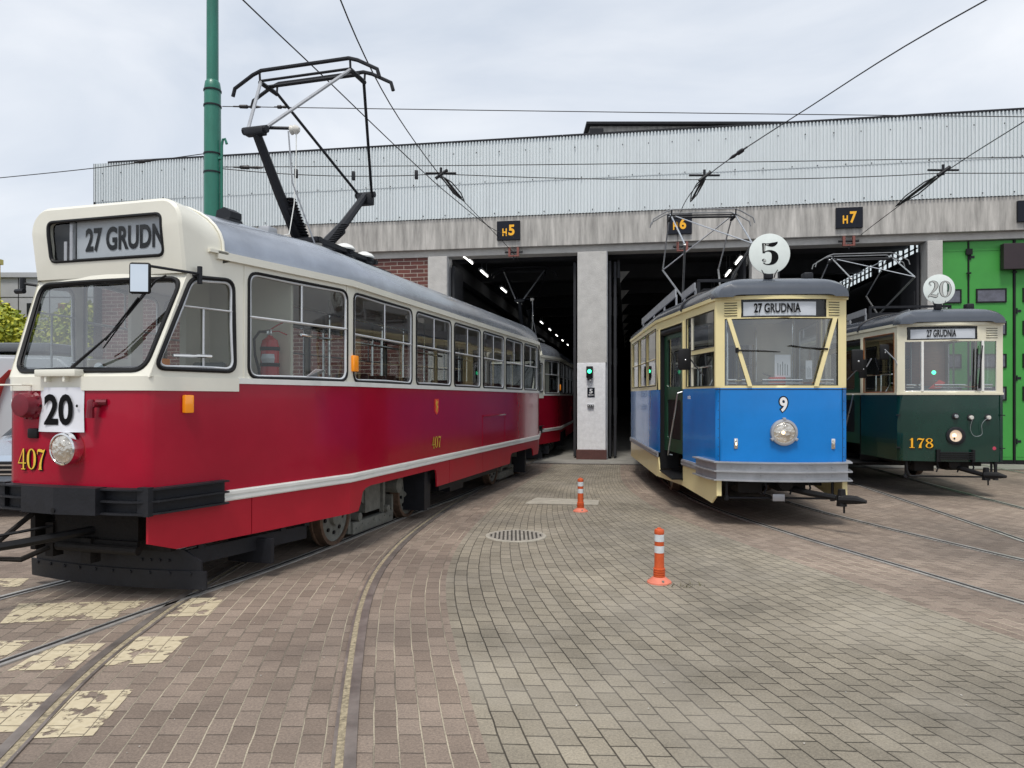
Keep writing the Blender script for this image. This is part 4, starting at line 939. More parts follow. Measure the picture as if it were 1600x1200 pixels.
# ================= RED TRAM =================
TA_ = R(12.9); CS = (.694, .23); SD = (math.sin(TA_), math.cos(TA_)); SL = 2.265; BU = CS[1] + SL * SD[1]; HW = CS[0] + SL * SD[0]; LEN = 13.2
def S1(s, z, off=0, sg=1): return V((sg * (CS[0] + s * SD[0] + off * SD[1]), CS[1] + s * SD[1] - off * SD[0], z))
def plan(u0, u1, ins, z):
    w = lambda u: CS[0] + (min(u, LEN - u) - CS[1]) * SD[0] / SD[1] - ins if min(u, LEN - u) < BU else HW - ins
    us = [u0] + [u for u in (BU, LEN - BU) if u0 < u < u1] + [u1]
    return [(w(u), u, z) for u in us] + [(-w(u), u, z) for u in us[::-1]]
def build_red():
    T = thing('red_tram', 'x', 'tram', (-3.504, 5.379, .0), -R(15.7), 'red and cream trams', rx=R(-.3))
    front = [(0, .19), (.30, .19), (.50, .198), (.61, .212), (.668, .238), (.706, .285)]
    half = front + [(HW, BU), (HW, LEN - BU), (.706, LEN - .285), (.668, LEN - .238), (.50, LEN - .198), (0, LEN - .19)]
    outline = half + [(-x, y) for x, y in half[::-1][1:]]
    # lower body
    b = MB(); fine = []
    for a, c in zip(outline, outline[1:]):
        n = 1 if math.hypot(c[0] - a[0], c[1] - a[1]) < 1 else 4
        fine += [(a[0] + (c[0] - a[0]) * k / n, a[1] + (c[1] - a[1]) * k / n) for k in range(n)]
    fine.append(outline[-1]); b.strip(fine, [.76, 1.1, 1.45, 1.775]); b.build('lower_body', 'red', T)
    # cream apron across the front
    ap = [(x, y) for x, y in [tuple(S1(.834, 0, sg=-1))[:2]] + [(-x, y) for x, y in front[::-1]] + front[1:] + [tuple(S1(.834, 0))[:2]]]
    b = MB(); b.slab(ap, -.012, 1.69, 1.80); b.build('front_apron', 'cream', T)
    up = MB()       # upper body shell
    # windscreen
    def wsf(a, z):
        f = (z - 1.79) / .85; return V((a, .238 + .325 * f - .045 * (1 - min(1, (a / .72) ** 2)), z))
    window(T, wsf, [(-.697, 1.79), (.697, 1.79), (.771, 2.66), (-.771, 2.66)], [(-.635, 1.845), (.635, 1.845), (.722, 2.60), (-.722, 2.60)], up, (0, .03, 0), r=.11, glass='ws', gr=.019, sr=.006, sash='black')
    ldg = [(-x, y) for x, y in front[::-1]] + front[1:]
    up.grid([[(x, y - .012, 1.80) for x, y in ldg], [(x, .238 - .045 * (1 - min(1, (x / .72) ** 2)) + .003, 1.80) for x, y in ldg]])
    for sg in (1, -1):
        sf = lambda s, z, sg=sg: S1(s, z, 0, sg); inw = (-sg * .028 * SD[1], .028 * SD[0], 0)
        fb = lambda q: q if sg == 1 else q[::-1]
        # cab window, leaning front edge
        window(T, sf, [(.0, 1.79), (.87, 1.79), (.87, 2.84), (.34, 2.66)], [(.05, 1.86), (.80, 1.86), (.778, 2.645), (.37, 2.615)], up, inw, r=.09, gr=.018,
               bars=[((.245, 2.37), (.79, 2.375), .014), ((.49, 1.87), (.49, 2.37), .012), ((.07, 1.90), (.245, 2.37), .010)])
        window(T, sf, [(.87, 1.78), (SL, 1.78), (SL, 2.84), (.87, 2.84)], [(.944, 1.815), (2.215, 1.815), (2.215, 2.745), (.944, 2.745)], up, inw, r=.10,
               bars=[((.95, 2.35), (2.205, 2.35), .022), ((1.585, 2.35), (1.585, 2.735), .014)])
        mf = lambda s, z, sg=sg: V((sg * HW, s, z)); inw = (-sg * .028, 0, 0)
        E_ = [BU, 4.08, 5.47, 6.83, 8.18, 9.50, LEN - BU]
        for a, c in zip(E_, E_[1:]):
            window(T, mf, [(a, 1.78), (c, 1.78), (c, 2.84), (a, 2.84)], [(a + .07, 1.815), (c - .07, 1.815), (c - .07, 2.745), (a + .07, 2.745)], up, inw, r=.09,
                   bars=[((a + .08, 2.31), (c - .08, 2.31), .02), (((a + c) / 2, 2.32), ((a + c) / 2, 2.735), .013)])
        # rear tapered part
        rf = lambda s, z, sg=sg: V((sg * (HW - (s * SD[0])), LEN - BU + s * SD[1], z)); inw = (-sg * .028, -.006, 0)
        window(T, rf, [(0, 1.78), (1.15, 1.78), (1.15, 2.84), (0, 2.84)], [(.06, 1.815), (1.09, 1.815), (1.09, 2.745), (.06, 2.745)], up, inw, r=.09, bars=[((.07, 2.31), (1.08, 2.31), .02)])
        window(T, rf, [(1.15, 1.78), (2.25, 1.78), (2.25, 2.84), (1.15, 2.84)], [(1.2, 1.815), (2.15, 1.815), (2.15, 2.745), (1.2, 2.745)], up, inw, r=.09)
    re = lambda a, z: V((a, LEN - .23, z)); window(T, re, [(-.70, 1.78), (.70, 1.78), (.70, 2.84), (-.70, 2.84)], [(-.6, 1.85), (.6, 1.85), (.6, 2.6), (-.6, 2.6)], up, (0, -.03, 0), r=.1)
    up.build('upper_body', 'cream', T, ang=.35)
    # mouldings
    side = lambda sg: [tuple(S1(.834, 0, sg=sg))[:2], (sg * HW, BU), (sg * HW, LEN - BU), (sg * .74, LEN - .36)]
    for sg in (1, -1):
        p = side(sg); th = -.014 * sg
        b = MB(); b.slab(p, th, 1.758, 1.806)
        b.build('waist_moulding', 'white', T)
        q = [tuple(S1(.677, 0, sg=sg))[:2]] + p[1:]
        b = MB(); b.slab(q, -.016 * sg, .757, .848); b.slab(offset(q, -.016 * sg), -.014 * sg, .768, .792); b.slab(offset(q, -.016 * sg), -.014 * sg, .812, .838); b.build('bumper_moulding', 'white', T)
        gpath = [tuple(S1(.60, 0, sg=sg))[:2], (sg * HW, BU), (sg * HW, LEN - BU), (sg * .74, LEN - .36)]
        b = MB(); b.slab(gpath, -.035 * sg, 2.80, 2.865)
        b.slab([tuple(S1(.52, 0, sg=sg))[:2], tuple(S1(.70, 0, sg=sg))[:2]], -.035 * sg, 2.845, 2.872)
        b.build('rain_gutter', 'cream', T)
        b = MB()
        for s in (.89, 2.2): b.prism([S1(s, 1.79, .001, sg), S1(s + .012, 1.79, .001, sg), S1(s + .012, 2.8, .001, sg), S1(s, 2.8, .001, sg)], V((sg * .006, 0, 0)))
        b.build('panel_seam', 'cream', T)
        # skirt
        sk = MB()
        o_ = lambda s, z: S1(s, z, 0, sg)
        sk.prism([o_(.0, .76), o_(.0, .517), o_(.24, .437), o_(.98, .432), o_(.98, .76)] if sg > 0 else [o_(.6, .76), o_(.6, .50), o_(.7, .437), o_(.98, .432), o_(.98, .76)], V((-sg * .02, 0, 0)))
        sk.prism([o_(.99, .76), o_(.99, .432), o_(SL, .432), o_(SL, .76)], V((-sg * .02, 0, 0)))
        m_ = lambda u, z: V((sg * HW, u, z))
        A = [(BU, .76), (BU, .432), (2.62, .432), (2.67, .50), (2.72, .62), (2.78, .655), (2.9, .672), (4.76, .672), (4.83, .655), (4.86, .60), (4.88, .425), (5.35, .425), (5.35, .76)]
        sk.prism([m_(*p) for p in A], V((-sg * .02, 0, 0)))
        sk.prism([m_(*p) for p in [(5.36, .76), (5.36, .425), (6.9, .425), (6.9, .76)]], V((-sg * .02, 0, 0)))
        A = [(6.91, .76), (6.91, .425), (8.52, .425), (8.56, .48), (8.60, .57), (8.68, .61), (10.2, .61), (10.3, .57), (10.34, .44), (LEN - BU, .44), (LEN - BU, .76)]
        sk.prism([m_(*p) for p in A], V((-sg * .02, 0, 0)))
        rf = lambda s, z: V((sg * (HW - (s * SD[0])), LEN - BU + s * SD[1], z)); sk.prism([rf(0, .76), rf(0, .44), rf(1.9, .44), rf(1.9, .76)], V((-sg * .02, 0, 0)))
        sk.build('skirt_panel', 'redskirt', T, smooth=False)
        b = MB(); b.slab([tuple(S1(.35, 0, -.09, sg))[:2], tuple(S1(1.75, 0, -.10, sg))[:2]], .02, .255, .385)
        for s in (.5, 1.4, 1.7): b.prism([S1(s, .38, -.1, sg), S1(s + .06, .38, -.1, sg), S1(s + .06, .76, -.1, sg), S1(s, .76, -.1, sg)], (.02, 0, 0))
        b.build('side_beam', 'dark', T, smooth=False)
        for a_ in ((.55, 1.0, 1.35, 1.40, .14, .36), (.80, 1.12, 4.62, 4.72, .13, .70), (1.06, 1.09, 4.725, 4.90, .14, .64), (.80, 1.08, 10.1, 10.2, .10, .68)):
            b = MB(); b.box(*(sorted((sg * a_[0], sg * a_[1]))), *a_[2:]); b.build('mud_flap', 'dark', T, smooth=False)
        b = MB(); b.box(*(sorted((sg * .95, sg * 1.02))), 5.4, 8.3, .30, .42); b.box(*(sorted((sg * .7, sg * 1.0))), 5.9, 6.5, .22, .5); b.build('equipment_case', 'dark', T, smooth=False)
        b = MB(); X = Matrix.Translation(S1(.326, 1.585, .02, sg)) @ Matrix.Rotation(-sg * TA_, 4, 'Z')
        b.box(-.02, .022, -.042, .042, -.072, .072, X=X, bev=.01); b.build('indicator_lamp', 'orange', T)
        b = MB(); b.box(-.005, .035, -.055, .055, -.085, .085, X=Matrix.Translation((sg * HW, BU + .07, 2.0)), bev=.012); b.build('indicator_lamp', 'orange', T)
        # crest and number
        sgx = sg; X = frame((sg * (HW + .002), 4.85, 1.53), (0, sg, 0), (0, 0, 1))
        b = MB(X); b.prism([(-.075, .10, 0), (.075, .10, 0), (.075, -.06, 0), (.04, -.10, 0), (0, -.12, 0), (-.04, -.10, 0), (-.075, -.06, 0)], (0, 0, .003)); cr_ = b.build('crest_shield', mat('crest_red', (.75, .05, .03), .4), T, smooth=False)
        b = MB(X); b.tube([(-.02, .075, .005), (.01, .05, .005), (-.015, .02, .005), (.02, -.01, .005), (-.01, -.05, .005), (.012, -.085, .005)], [.014, .022, .02, .026, .018, .012], 6, flat=.15); b.tube([(-.045, .04, .005), (.045, .06, .005)], .008, 5, flat=.3); b.build('crest_emblem', 'gold', cr_)
        X = frame((sg * (HW + .002), 4.84, 1.04), (0, sg, 0), (0, 0, 1))
        digits('407', X, .34, .16, 'ink', 'fleet_number_shade', T, grow=.010, depth=.001, slim=.8, shift=(.006, -.005)); digits('407', X, .34, .16, 'gold', 'fleet_number', T, depth=.004, slim=.8)
        b = MB(); b.box(*(sorted((sg * HW, sg * (HW + .02)))), 6.88, 8.2, 1.335, 1.36, bev=.006)
        for u in (6.88, 8.19): b.box(*(sorted((sg * HW, sg * (HW + .006)))), u, u + .012, .86, 1.34)
        b.build('side_hatch', 'red', T)
    # roof
    cap = MB(); w0 = lambda u: (CS[0] + (u - CS[1]) * SD[0] / SD[1] if u < BU else HW) + .003
    secs = [(.475, .745, 2.64, 3.02, 3.215, .17), (.495, .765, 2.64, 3.02, 3.24, .20), (.60, w0(.6) + .004, 2.64, 2.98, 3.27, .34), (.74, w0(.74), 2.64, 2.93, 3.30, .55), (.88, w0(.88), 2.64, 2.88, 3.325, w0(.88))]
    rows = loft(cap, secs, lean=True)
    # face of the destination box with hole, lower edge set back
    prof = rows[0]; bm = cap.bm
    fo = [cap.v(p) for p in prof]
    hole = [p for s in side_pts([(-.575, 2.785), (.575, 2.785), (.575, 3.115), (-.575, 3.115)], .055) for p in s[:-1]]
    fy = lambda z: .475 + (max(0, 3.02 - z)) * .14
    hi = [cap.v((p.x, fy(p.y) + .0, p.y)) for p in hole]
    ed = [bm.edges.new((L[i], L[(i + 1) % len(L)])) for L in (fo, hi) for i in range(len(L))]
    bmesh.ops.triangle_fill(bm, edges=ed, use_beauty=True)
    lp = [V((p.x, fy(p.y), p.y)) for p in hole]; cap.grid([lp + [lp[0]], [p + V((0, .05, 0)) for p in lp] + [lp[0] + V((0, .05, 0))]])
    cap.grid([[(x, .475 + .38 * .14, 2.64), (x, .60, 2.64)] for x in (-.73, .73)])
    cap.build('destination_housing', 'cream', T, ang=.5)
    b = MB(); b.box(-.61, .61, .54, .60, 2.74, 3.14); dh = b.build('destination_back', 'black', T, smooth=False)
    b = MB(); b.grid([[(x, .5355, z) for x in (-.33, .61)] for z in (2.76, 3.14)]); b.build('destination_roll', mat('grey_roll', (.52, .54, .58), .6), dh, smooth=False)
    text('27 GRUDNIA', Matrix.Translation((.245, .533, 2.955)) @ Matrix.Rotation(R(90), 4, 'X'), .96, .20, 'ink', 'destination_text', dh, bold=.035)
    b = MB(); b.box(-.37, -.34, .50, .534, 2.78, 3.12); b.box(-.43, -.40, .50, .534, 2.78, 2.95); b.build('roll_rod', 'zinc', dh)
    b = MB(); pane(b, [p + V((0, .025, 0)) for p in lp]); b.build('destination_glass', 'dglass', dh)
    b = MB(); b.tube([p + V((0, .004, 0)) for p in lp], .015, 6, closed=True); b.build('destination_gasket', 'black', dh)
    b = MB(); sec = []
    for u in [.88, 1.2, 1.6, 2.0, BU, 3, 5, 7, 9, LEN - BU, 11.3, 11.8, 12.2]:
        w = w0(min(u, LEN - u)); sec.append((u, w, 2.83, 2.86, 3.33 + .05 * min(1, (u - .88) / 1.5) * min(1, (12.4 - u) / 1), w))
    sec += [(12.6, .75, 2.83, 2.86, 3.28, .7), (12.85, .68, 2.83, 2.86, 3.1, .6), (12.95, .6, 2.83, 2.84, 2.88, .5)]
    loft(b, sec, 12); b.build('roof', 'roof', T, ang=.5)
    b = MB(); rr2 = loft(MB(), [(.875, w0(.88) + .012, 2.83, 2.88, 3.34, w0(.88) + .012)])[0]; b.tube(rr2, .012, 6, cap=True)
    b.build('roof_edge_strip', 'cream', T)
    # bumper
    bp = [tuple(S1(.677, 0, 0, -1))[:2]] + [(-x, y) for x, y in front[::-1]] + front[1:] + [tuple(S1(.677, 0))[:2]]
    b = MB(); b.slab(bp, -.025, .75, .945)
    for z in (.745, .838, .93): b.slab(bp, -.085, z, z + .014)
    for s in (-1, 1):
        X = Matrix.Translation((s * .70, .22, 0)); b.box(-.05, .05, -.055, .0, .735, .955, X=X)
    b.build('bumper', 'dark', T, smooth=False)
    b = MB(); b.prism([(-.36, .17, .745), (-.36, .065, .745), (0, .03, .745), (.36, .065, .745), (.36, .17, .745)], (0, 0, .205))
    bb_ = b.build('coupler_cover', 'dark', T, smooth=False)
    b = MB(); b.cyl((-.29, .06, .90), (-.29, .075, .90), .017, n=12); b.cyl((.0, .022, .775), (0, .04, .775), .018, n=12); b.build('cover_hole', 'black', bb_)
    # underframe and plough
    b = MB(); b.box(-.42, .42, .42, 2.2, .48, .76); b.box(-.62, .66, .5, .56, .40, .76); b.box(-.55, .45, .38, .42, .44, .49); b.cyl((-.30, .34, .43), (.50, .34, .43), .035, n=10); b.box(-.5, -.42, .40, .5, .32, .60); b.box(-.08, .02, .35, .45, .30, .5)
    b.box(-.9, .9, 5.2, 8.1, .40, .76); b.box(-.6, .6, 10.8, 12.9, .45, .76); b.prism(plan(.5, LEN - .5, .05, .755), (0, 0, .02))
    b.box(-.60, -.55, .35, .9, .38, .75); b.tube([(-.5, .3, .7), (-.62, .1, .5), (-.55, -.0, .38), (-.4, .1, .36), (-.35, .3, .42)], .022, 7)
    b.build('underframe', 'grime', T, smooth=False)
    b = MB(); b.tube([(0, .5, .56), (-.25, .0, .52), (-.42, -.28, .50), (-.5, -.36, .50)], [.035, .035, .03, .05], 8); b.tube([(-.2, .2, .62), (-.4, -.2, .58), (-.55, -.42, .53)], .012, 6)
    b.tube([(-.42, -.25, .47), (-.47, -.3, .36), (-.56, -.36, .40), (-.62, -.4, .37)], .01, 6); b.build('coupler', 'black', T)
    b = MB()
    pf = lambda x, z: (x, .52 + .10 * (abs(x) / .9) ** 2 - (z - .1) * .05, z)
    for (x0, x1, z0, z1, dy) in ((-.84, .86, .20, .405, .012), (-.90, .90, .085, .235, 0)):
        n = 12; rows = []
        xs = [x0 + (x1 - x0) * i / n for i in range(n + 1)]
        top = lambda x: z1 - (.09 * max(0, (abs(x) - (max(abs(x0), abs(x1)) - .12)) / .12) ** 2 if z1 > .3 else .0)
        fr = [[(pf(x, z0)[0], pf(x, z0)[1] + dy, z0) for x in xs], [(x, pf(x, z1)[1] + dy, top(x)) for x in xs]]
        bk = [[(x, y + .018, z) for x, y, z in r] for r in fr]
        b.grid([bk[0], fr[0], fr[1], bk[1], bk[0]])
        b.poly([fr[0][0], fr[1][0], bk[1][0], bk[0][0]]); b.poly([fr[0][-1], bk[0][-1], bk[1][-1], fr[1][-1]])
    for k in range(10):
        x = -.8 + k * .175; p = pf(x, .21); b.lathe([(.014, 0), (.012, .008), (0, .01)], 8, X=Matrix.Translation((p[0], p[1] - .002, .212)) @ Matrix.Rotation(R(90), 4, 'X'))
    for k in range(4):
        x = .35 + k * .08; p = pf(x, .3); b.lathe([(.014, 0), (.012, .008), (0, .01)], 8, X=Matrix.Translation((p[0], p[1] + .008, .315)) @ Matrix.Rotation(R(90), 4, 'X'))
    pg = b.build('plough_board', 'dark', T)
    for x in (-.55, .5): b = MB(); b.box(x, x + .05, .56, .62, .3, .6); b.build('plough_bracket', 'grime', pg, smooth=False)
    # bogies
    for yc in (3.75, 9.6):
        bg_ = bpy.data.objects.new('bogie', None); COL.objects.link(bg_); bg_.parent = T
        for y in (yc - .97, yc + .97): wheelset(bg_, y)
        b = MB()
        for s in (-1, 1):
            b.box(*(sorted((s * .60, s * .68))), yc - .9, yc + .9, .36, .46, bev=.02); b.box(*(sorted((s * .74, s * .83))), yc - .55, yc + .52, .05, .19, bev=.012); b.box(*(sorted((s * .66, s * .80))), yc - .62, yc - .56, .07, .36); b.box(*(sorted((s * .66, s * .80))), yc + .53, yc + .58, .1, .38)
            for k in range(7): b.cyl((s * .83, yc - .48 + k * .15, .12 + .03 * (k % 2)), (s * .838, yc - .48 + k * .15, .12 + .03 * (k % 2)), .012, n=8)
            b.cyl((s * .70, yc + .56, .50), (s * .90, yc + .56, .50), .10, n=16); b.cyl((s * .5, yc - .15, .50), (s * .78, yc - .15, .50), .15, n=16); b.box(*(sorted((s * .78, s * .83))), yc + .22, yc + .28, .2, .62); b.cyl((s * .78, yc + .28, .24), (s * .88, yc + .28, .24), .045, n=12); b.cyl((s * .70, yc - .42, .24), (s * .85, yc - .42, .24), .05, n=12)
        b.box(-.8, .8, yc - .2, yc + .2, .25, .7); b.cyl((-.5, yc - .6, .35), (.5, yc - .6, .35), .2, n=16); b.cyl((-.5, yc + .6, .35), (.5, yc + .6, .35), .2, n=16)
        b.build('bogie_frame', 'wheel', bg_)
    # interior
    b = MB(); b.prism(plan(.45, LEN - .5, .07, .86), (0, 0, .04)); b.build('floor', 'floor', T, smooth=False)
    b = MB(); b.prism(plan(.95, LEN - .5, .05, 2.80), (0, 0, .025)); b.prism(plan(.64, .94, .06, 2.67), (0, 0, .02))
    b.build('ceiling', 'ceil', T, smooth=False)
    b = MB(); b.box(-.25, .97, 1.70, 1.74, .9, 2.8); b.box(.05, .12, 1.3, 1.62, .9, 2.8); b.box(-.95, -.35, 1.2, 1.24, .9, 2.0); b.box(-.35, -.31, 1.1, 1.24, .9, 2.8)
    b.build('cab_partition', 'inter', T, smooth=False)
    b = MB(); b.prism([(-.62, .36, 1.5), (.62, .36, 1.5), (.66, .62, 1.62), (-.66, .62, 1.62)], (0, 0, .28)); b.box(.3, .5, .5, .7, 1.7, 1.86, bev=.02); b.build('dashboard', 'dark', T, smooth=False)
    b = MB(); b.tube([(-.6, .44, 1.83), (.6, .44, 1.83)], .012); b.tube([(-.3, .5, 1.80), (-.3, .47, 1.92), (-.22, .47, 1.93)], .01); b.lathe([(.05, 0), (.05, .03), (0, .03)], 14, X=Matrix.Translation((.05, .42, 1.87)) @ Matrix.Rotation(R(90), 4, 'X')); b.tube([(.84, .75, 1.98), (.72, .45, 1.97)], .014); b.build('cab_rail', 'chrome', T)
    seat(T, .25, 1.25, .95, 1, 'seatg')
    for y in (3.0, 3.75, 4.5, 5.9, 6.7, 7.5, 8.3, 9.1, 9.9):
        seat(T, .82, y, .9, 1); seat(T, -.82, y, .9, 1)
    b = MB()
    for y in (2.3, 3.3, 4.7, 5.4, 6.2, 7.8, 9.4, 10.8):
        for x in (-.45, .45): b.tube([(x, y, .9), (x, y, 2.8)], .017)
    for x in (-.62, .62): b.tube([(x, 2.2, 2.6), (x, 11, 2.6)], .015)
    for (x, y0, y1) in ((1.05, 1.75, 2.3), (1.10, 2.6, 3.9), (1.10, 4.2, 5.3), (1.10, 5.6, 6.7)): b.tube([(x, y0, 2.24), (x, y1, 2.24)], .014)
    b.build('grab_rail', 'chrome', T)
    # front fittings
    b = MB(); X = Matrix.Translation((0, .185, 1.236)) @ Matrix.Rotation(R(90), 4, 'X')
    b.lathe([(.128, 0), (.130, .06), (.124, .085), (.112, .092), (.108, .085)], 32, X=X, cap=False); hl = b.build('headlight', 'chrome', T)
    b = MB(); b.lathe([(.109, .080), (.08, .096), (.04, .103), (0, .105)], 28, X=X, cap=False); b.build('lens', 'lens', hl)
    b = MB(); b.lathe([(.035, .04), (.03, .06), (0, .065)], 12, X=X); b.build('bulb', 'bulb', hl)
    b = MB(); rows = []
    for i in range(9):
        x = -.228 + .44 * i / 8; rows.append([((x * 1.05 if z < 1.4 else x) - .085, .162 + .02 * (abs(x) / .2) ** 3 - (1.712 - z) * .03, z) for z in (1.365, 1.54, 1.715)])
    b.grid(rows); nb = b.build('route_number_sheet', 'paper', T)
    text('20', Matrix.Translation((-.089, .1515, 1.54)) @ Matrix.Rotation(R(90), 4, 'X'), .285, .245, 'ink', 'route_number', nb, bold=.03)
    b = MB(); b.lathe([(.012, 0), (0, .004)], 8, X=Matrix.Translation((-.27, .152, 1.57)) @ Matrix.Rotation(R(90), 4, 'X')); b.lathe([(.012, 0), (0, .004)], 8, X=Matrix.Translation((.09, .152, 1.57)) @ Matrix.Rotation(R(90), 4, 'X')); b.build('route_number_mark', 'ink', nb)
    b = MB(); X = Matrix.Translation((-.40, .21, 1.575)) @ Matrix.Rotation(R(90), 4, 'X'); b.lathe([(.115, 0), (.115, .03), (.10, .05), (.098, .10), (.088, .115), (.088, .125), (.078, .127), (0, .128)], 28, X=X)
    for k in range(10): a = k * .628; b.lathe([(.012, .03), (.012, .055), (0, .055)], 8, X=X @ Matrix.Translation((.106 * math.cos(a), .106 * math.sin(a), 0)))
    b.build('socket_cover', 'darkred', T)
    b = MB(Matrix.Translation((-.09, 0, 0))); b.tube([(.36, .20, 1.58), (.36, .12, 1.58)], .022, 10); b.tube([(.34, .13, 1.62), (.34, .13, 1.60), (.335, .13, 1.55), (.33, .13, 1.48)], [.02, .028, .026, .03], 10); b.tube([(.31, .13, 1.575), (.37, .13, 1.575)], .012, 8); b.tube([(.36, .16, 1.60), (.43, .19, 1.60)], .025, 8); b.build('air_valve', 'darkred', T)
    b = MB(); b.box(-.43, -.33, .17, .22, 1.31, 1.39, bev=.012); b.build('socket_box', 'black', T)
    X = Matrix.Translation((-.395, .185, 1.145)) @ Matrix.Rotation(R(90), 4, 'X') @ Matrix.Rotation(0, 4, 'Z')
    digits('407', X, .29, .17, 'ink', 'fleet_number_shade', T, grow=.015, depth=.0, slim=.8, shift=(.007, -.006)); digits('407', X, .29, .17, 'gold', 'fleet_number', T, depth=.004, slim=.8)
    b = MB(); b.box(-.30, .10, .12, .25, 1.80, 1.855, bev=.006); b.box(-.03, -.01, .13, .19, 1.76, 1.80); b.box(-.21, -.19, .13, .19, 1.76, 1.80); b.build('wiper_ledge', 'cream', T)
    b = MB(); b.tube([(-.62, .2, 1.735), (-.62, .10, 1.735), (-.40, .10, 1.735), (-.40, .2, 1.735)], .008, 6); b.build('step_handle', 'cream', T)
    # wipers
    b = MB(); b.tube([(.02, .17, 1.87), (.30, .22, 2.10), (.40, .27, 2.22)], [.014, .008, .006], 6); b.tube([(.28, .23, 2.08), (.50, .33, 2.42)], .012, 6, flat=.6); b.tube([(.24, .25, 2.02), (.58, .38, 2.55)], .006, 5); b.tube([(.68, .42, 2.60), (.60, .40, 2.56), (.42, .30, 2.28)], .009, 6); b.build('wiper', 'black', T)
    # mirrors
    b = MB(); b.tube([(.83, .62, 2.70), (.83, .62, 2.56)], .02, 8); b.tube([(.83, .62, 2.64), (.80, .03, 2.61)], .011, 6); b.tube([(.74, .6, 2.63), (.83, .62, 2.63)], .016, 6); b.build('mirror_arm', 'dark', T)
    X = Matrix.Translation((.80, .02, 2.51)) @ Matrix.Rotation(R(22), 4, 'Z')
    b = MB(X); b.box(-.075, .075, -.0, .03, -.115, .115, bev=.018); mr_ = b.build('mirror', 'black', T)
    b = MB(X); b.box(-.062, .062, -.0032, -.001, -.10, .10); b.build('mirror_glass', mat('mirror_glass', (.85, .87, .88), .02, metal=1), mr_, smooth=False)
    b = MB(); b.tube([(-.76, .56, 2.60), (-.90, .52, 2.62)], .013, 6); b.tube([(-.90, .52, 2.67), (-.90, .52, 2.56)], .024, 8); b.tube([(-.95, .5, 2.55), (-.86, .5, 2.55)], .022, 8); b.build('mirror_arm', 'dark', T)
    # roof fittings
    b = MB(); X = Matrix.Translation((.42, 1.50, 3.27)) @ Matrix.Rotation(R(-8), 4, 'Z')
    b.box(-.10, .10, -.09, .09, 0, .05, X=X, bev=.015); b.prism([X @ V((-.09, -.07, .05)), X @ V((-.07, -.07, .13)), X @ V((.02, -.07, .155)), X @ V((.10, -.07, .11)), X @ V((.10, -.07, .05))], X.to_3x3() @ V((0, .14, 0))); b.build('roof_beacon', 'dark', T)
    b = MB(); b.tube([(.5, 1.6, 3.28), (.6, 1.75, 3.27), (.62, 1.95, 3.27)], .008, 5); b.box(.50, .62, 1.85, 2.0, 3.24, 3.34, bev=.01); b.tube([(.6, 2.0, 3.28), (.62, 2.4, 3.25), (.5, 2.9, 3.38), (.40, 2.6, 4.0), (.38, 2.55, 4.55)], .009, 5); b.build('roof_cable', 'zinc', T)
    for (x, y) in ((.45, 3.66), (.45, 4.18)):
        b = MB(); b.lathe([(.11, 0), (.09, .03), (.12, .05), (.09, .07)], 22, X=Matrix.Translation((x, y, 3.40))); vb = b.build('roof_ventilator', 'dark', T)
        b = MB(); b.lathe([(.13, .07), (.135, .085), (.10, .125), (.04, .15), (0, .152)], 22, X=Matrix.Translation((x, y, 3.40))); b.build('ventilator_cap', 'white', vb)
    b = MB(); b.box(-.4, .32, 3.0, 5.3, 3.36, 3.49, bev=.03); b.box(-.3, .1, 4.95, 5.3, 3.44, 3.54, bev=.02); b.build('resistor_box', 'dark', T)
    pg = panto('', T, (0, 3.65, 0), 0, 3.44, (-1.15, 1.43), 4.58, 0, 5.72, .1, .63, True, col='dark', colu='zinc', horn=1.02, y0s=(-.25, .18))
    b = MB(); b.tube([(0, -1.12, 4.62), (.33, -.95, 4.64)], .018, 6); b.build('release_arm', 'dark', pg)
    b = MB(); b.lathe([(.02, -.06), (.055, -.05), (.04, -.02), (.055, .0), (.04, .03), (.02, .05)], 12, X=Matrix.Translation((.36, -.93, 4.63)) @ Matrix.Rotation(R(90), 4, 'Y')); b.build('arm_insulator', 'ceramic', pg)
    b = MB(); b.tube([(.37, -.93, 4.6), (.37, -.93, 4.35), (.36, -.95, 3.8), (.33, -1.0, 3.45), (.2, -1.2, 3.36), (.0, -1.4, 3.36)], .006, 5); b.build('release_cord', 'white', pg)
    return T
def extinguisher(parent):
    t = thing('fire_extinguisher', 'red fire extinguisher with black hose behind the big side window of the red tram', 'fire extinguisher', (0, 0, 0))
    th = -R(15.7); c, s = math.cos(th), math.sin(th); lx, ly = .83, 1.585
    t.location = (-3.504 + c * lx - s * ly, 5.379 + s * lx + c * ly, 1.78)
    b = MB(); b.lathe([(.0, 0), (.075, 0), (.085, .01), (.085, .33), (.07, .39), (.03, .42), (.02, .44)], 24); b.build('cylinder', 'extred', t)
    b = MB(); b.box(-.025, .025, -.02, .02, .43, .49, bev=.006); b.build('valve', 'chrome', t)
    b = MB(); b.tube([(.0, 0, .485), (.07, 0, .53), (.14, 0, .565)], .010, 6, flat=.6); b.tube([(.0, 0, .47), (.08, 0, .475), (.16, 0, .44)], .010, 6, flat=.6); b.build('lever', 'extred', t)
    b = MB(); b.tube([(-.02, 0, .47), (-.10, 0, .47), (-.15, 0, .40), (-.14, 0, .25), (-.10, -.02, .12), (-.09, -.02, .03)], .013, 8); b.build('hose', 'black', t)
    for z in (.14, .29): b = MB(); b.lathe([(.088, z), (.090, z + .01), (.090, z + .025), (.088, z + .035)], 24, cap=False); b.build('strap', 'black', t)
    b = MB(); b.tube([(math.cos(a) * .0865, math.sin(a) * .0865, .215) for a in [-2.2 + .2 * i for i in range(8)]], .014, 4, flat=3); b.build('label', 'reflw', t)
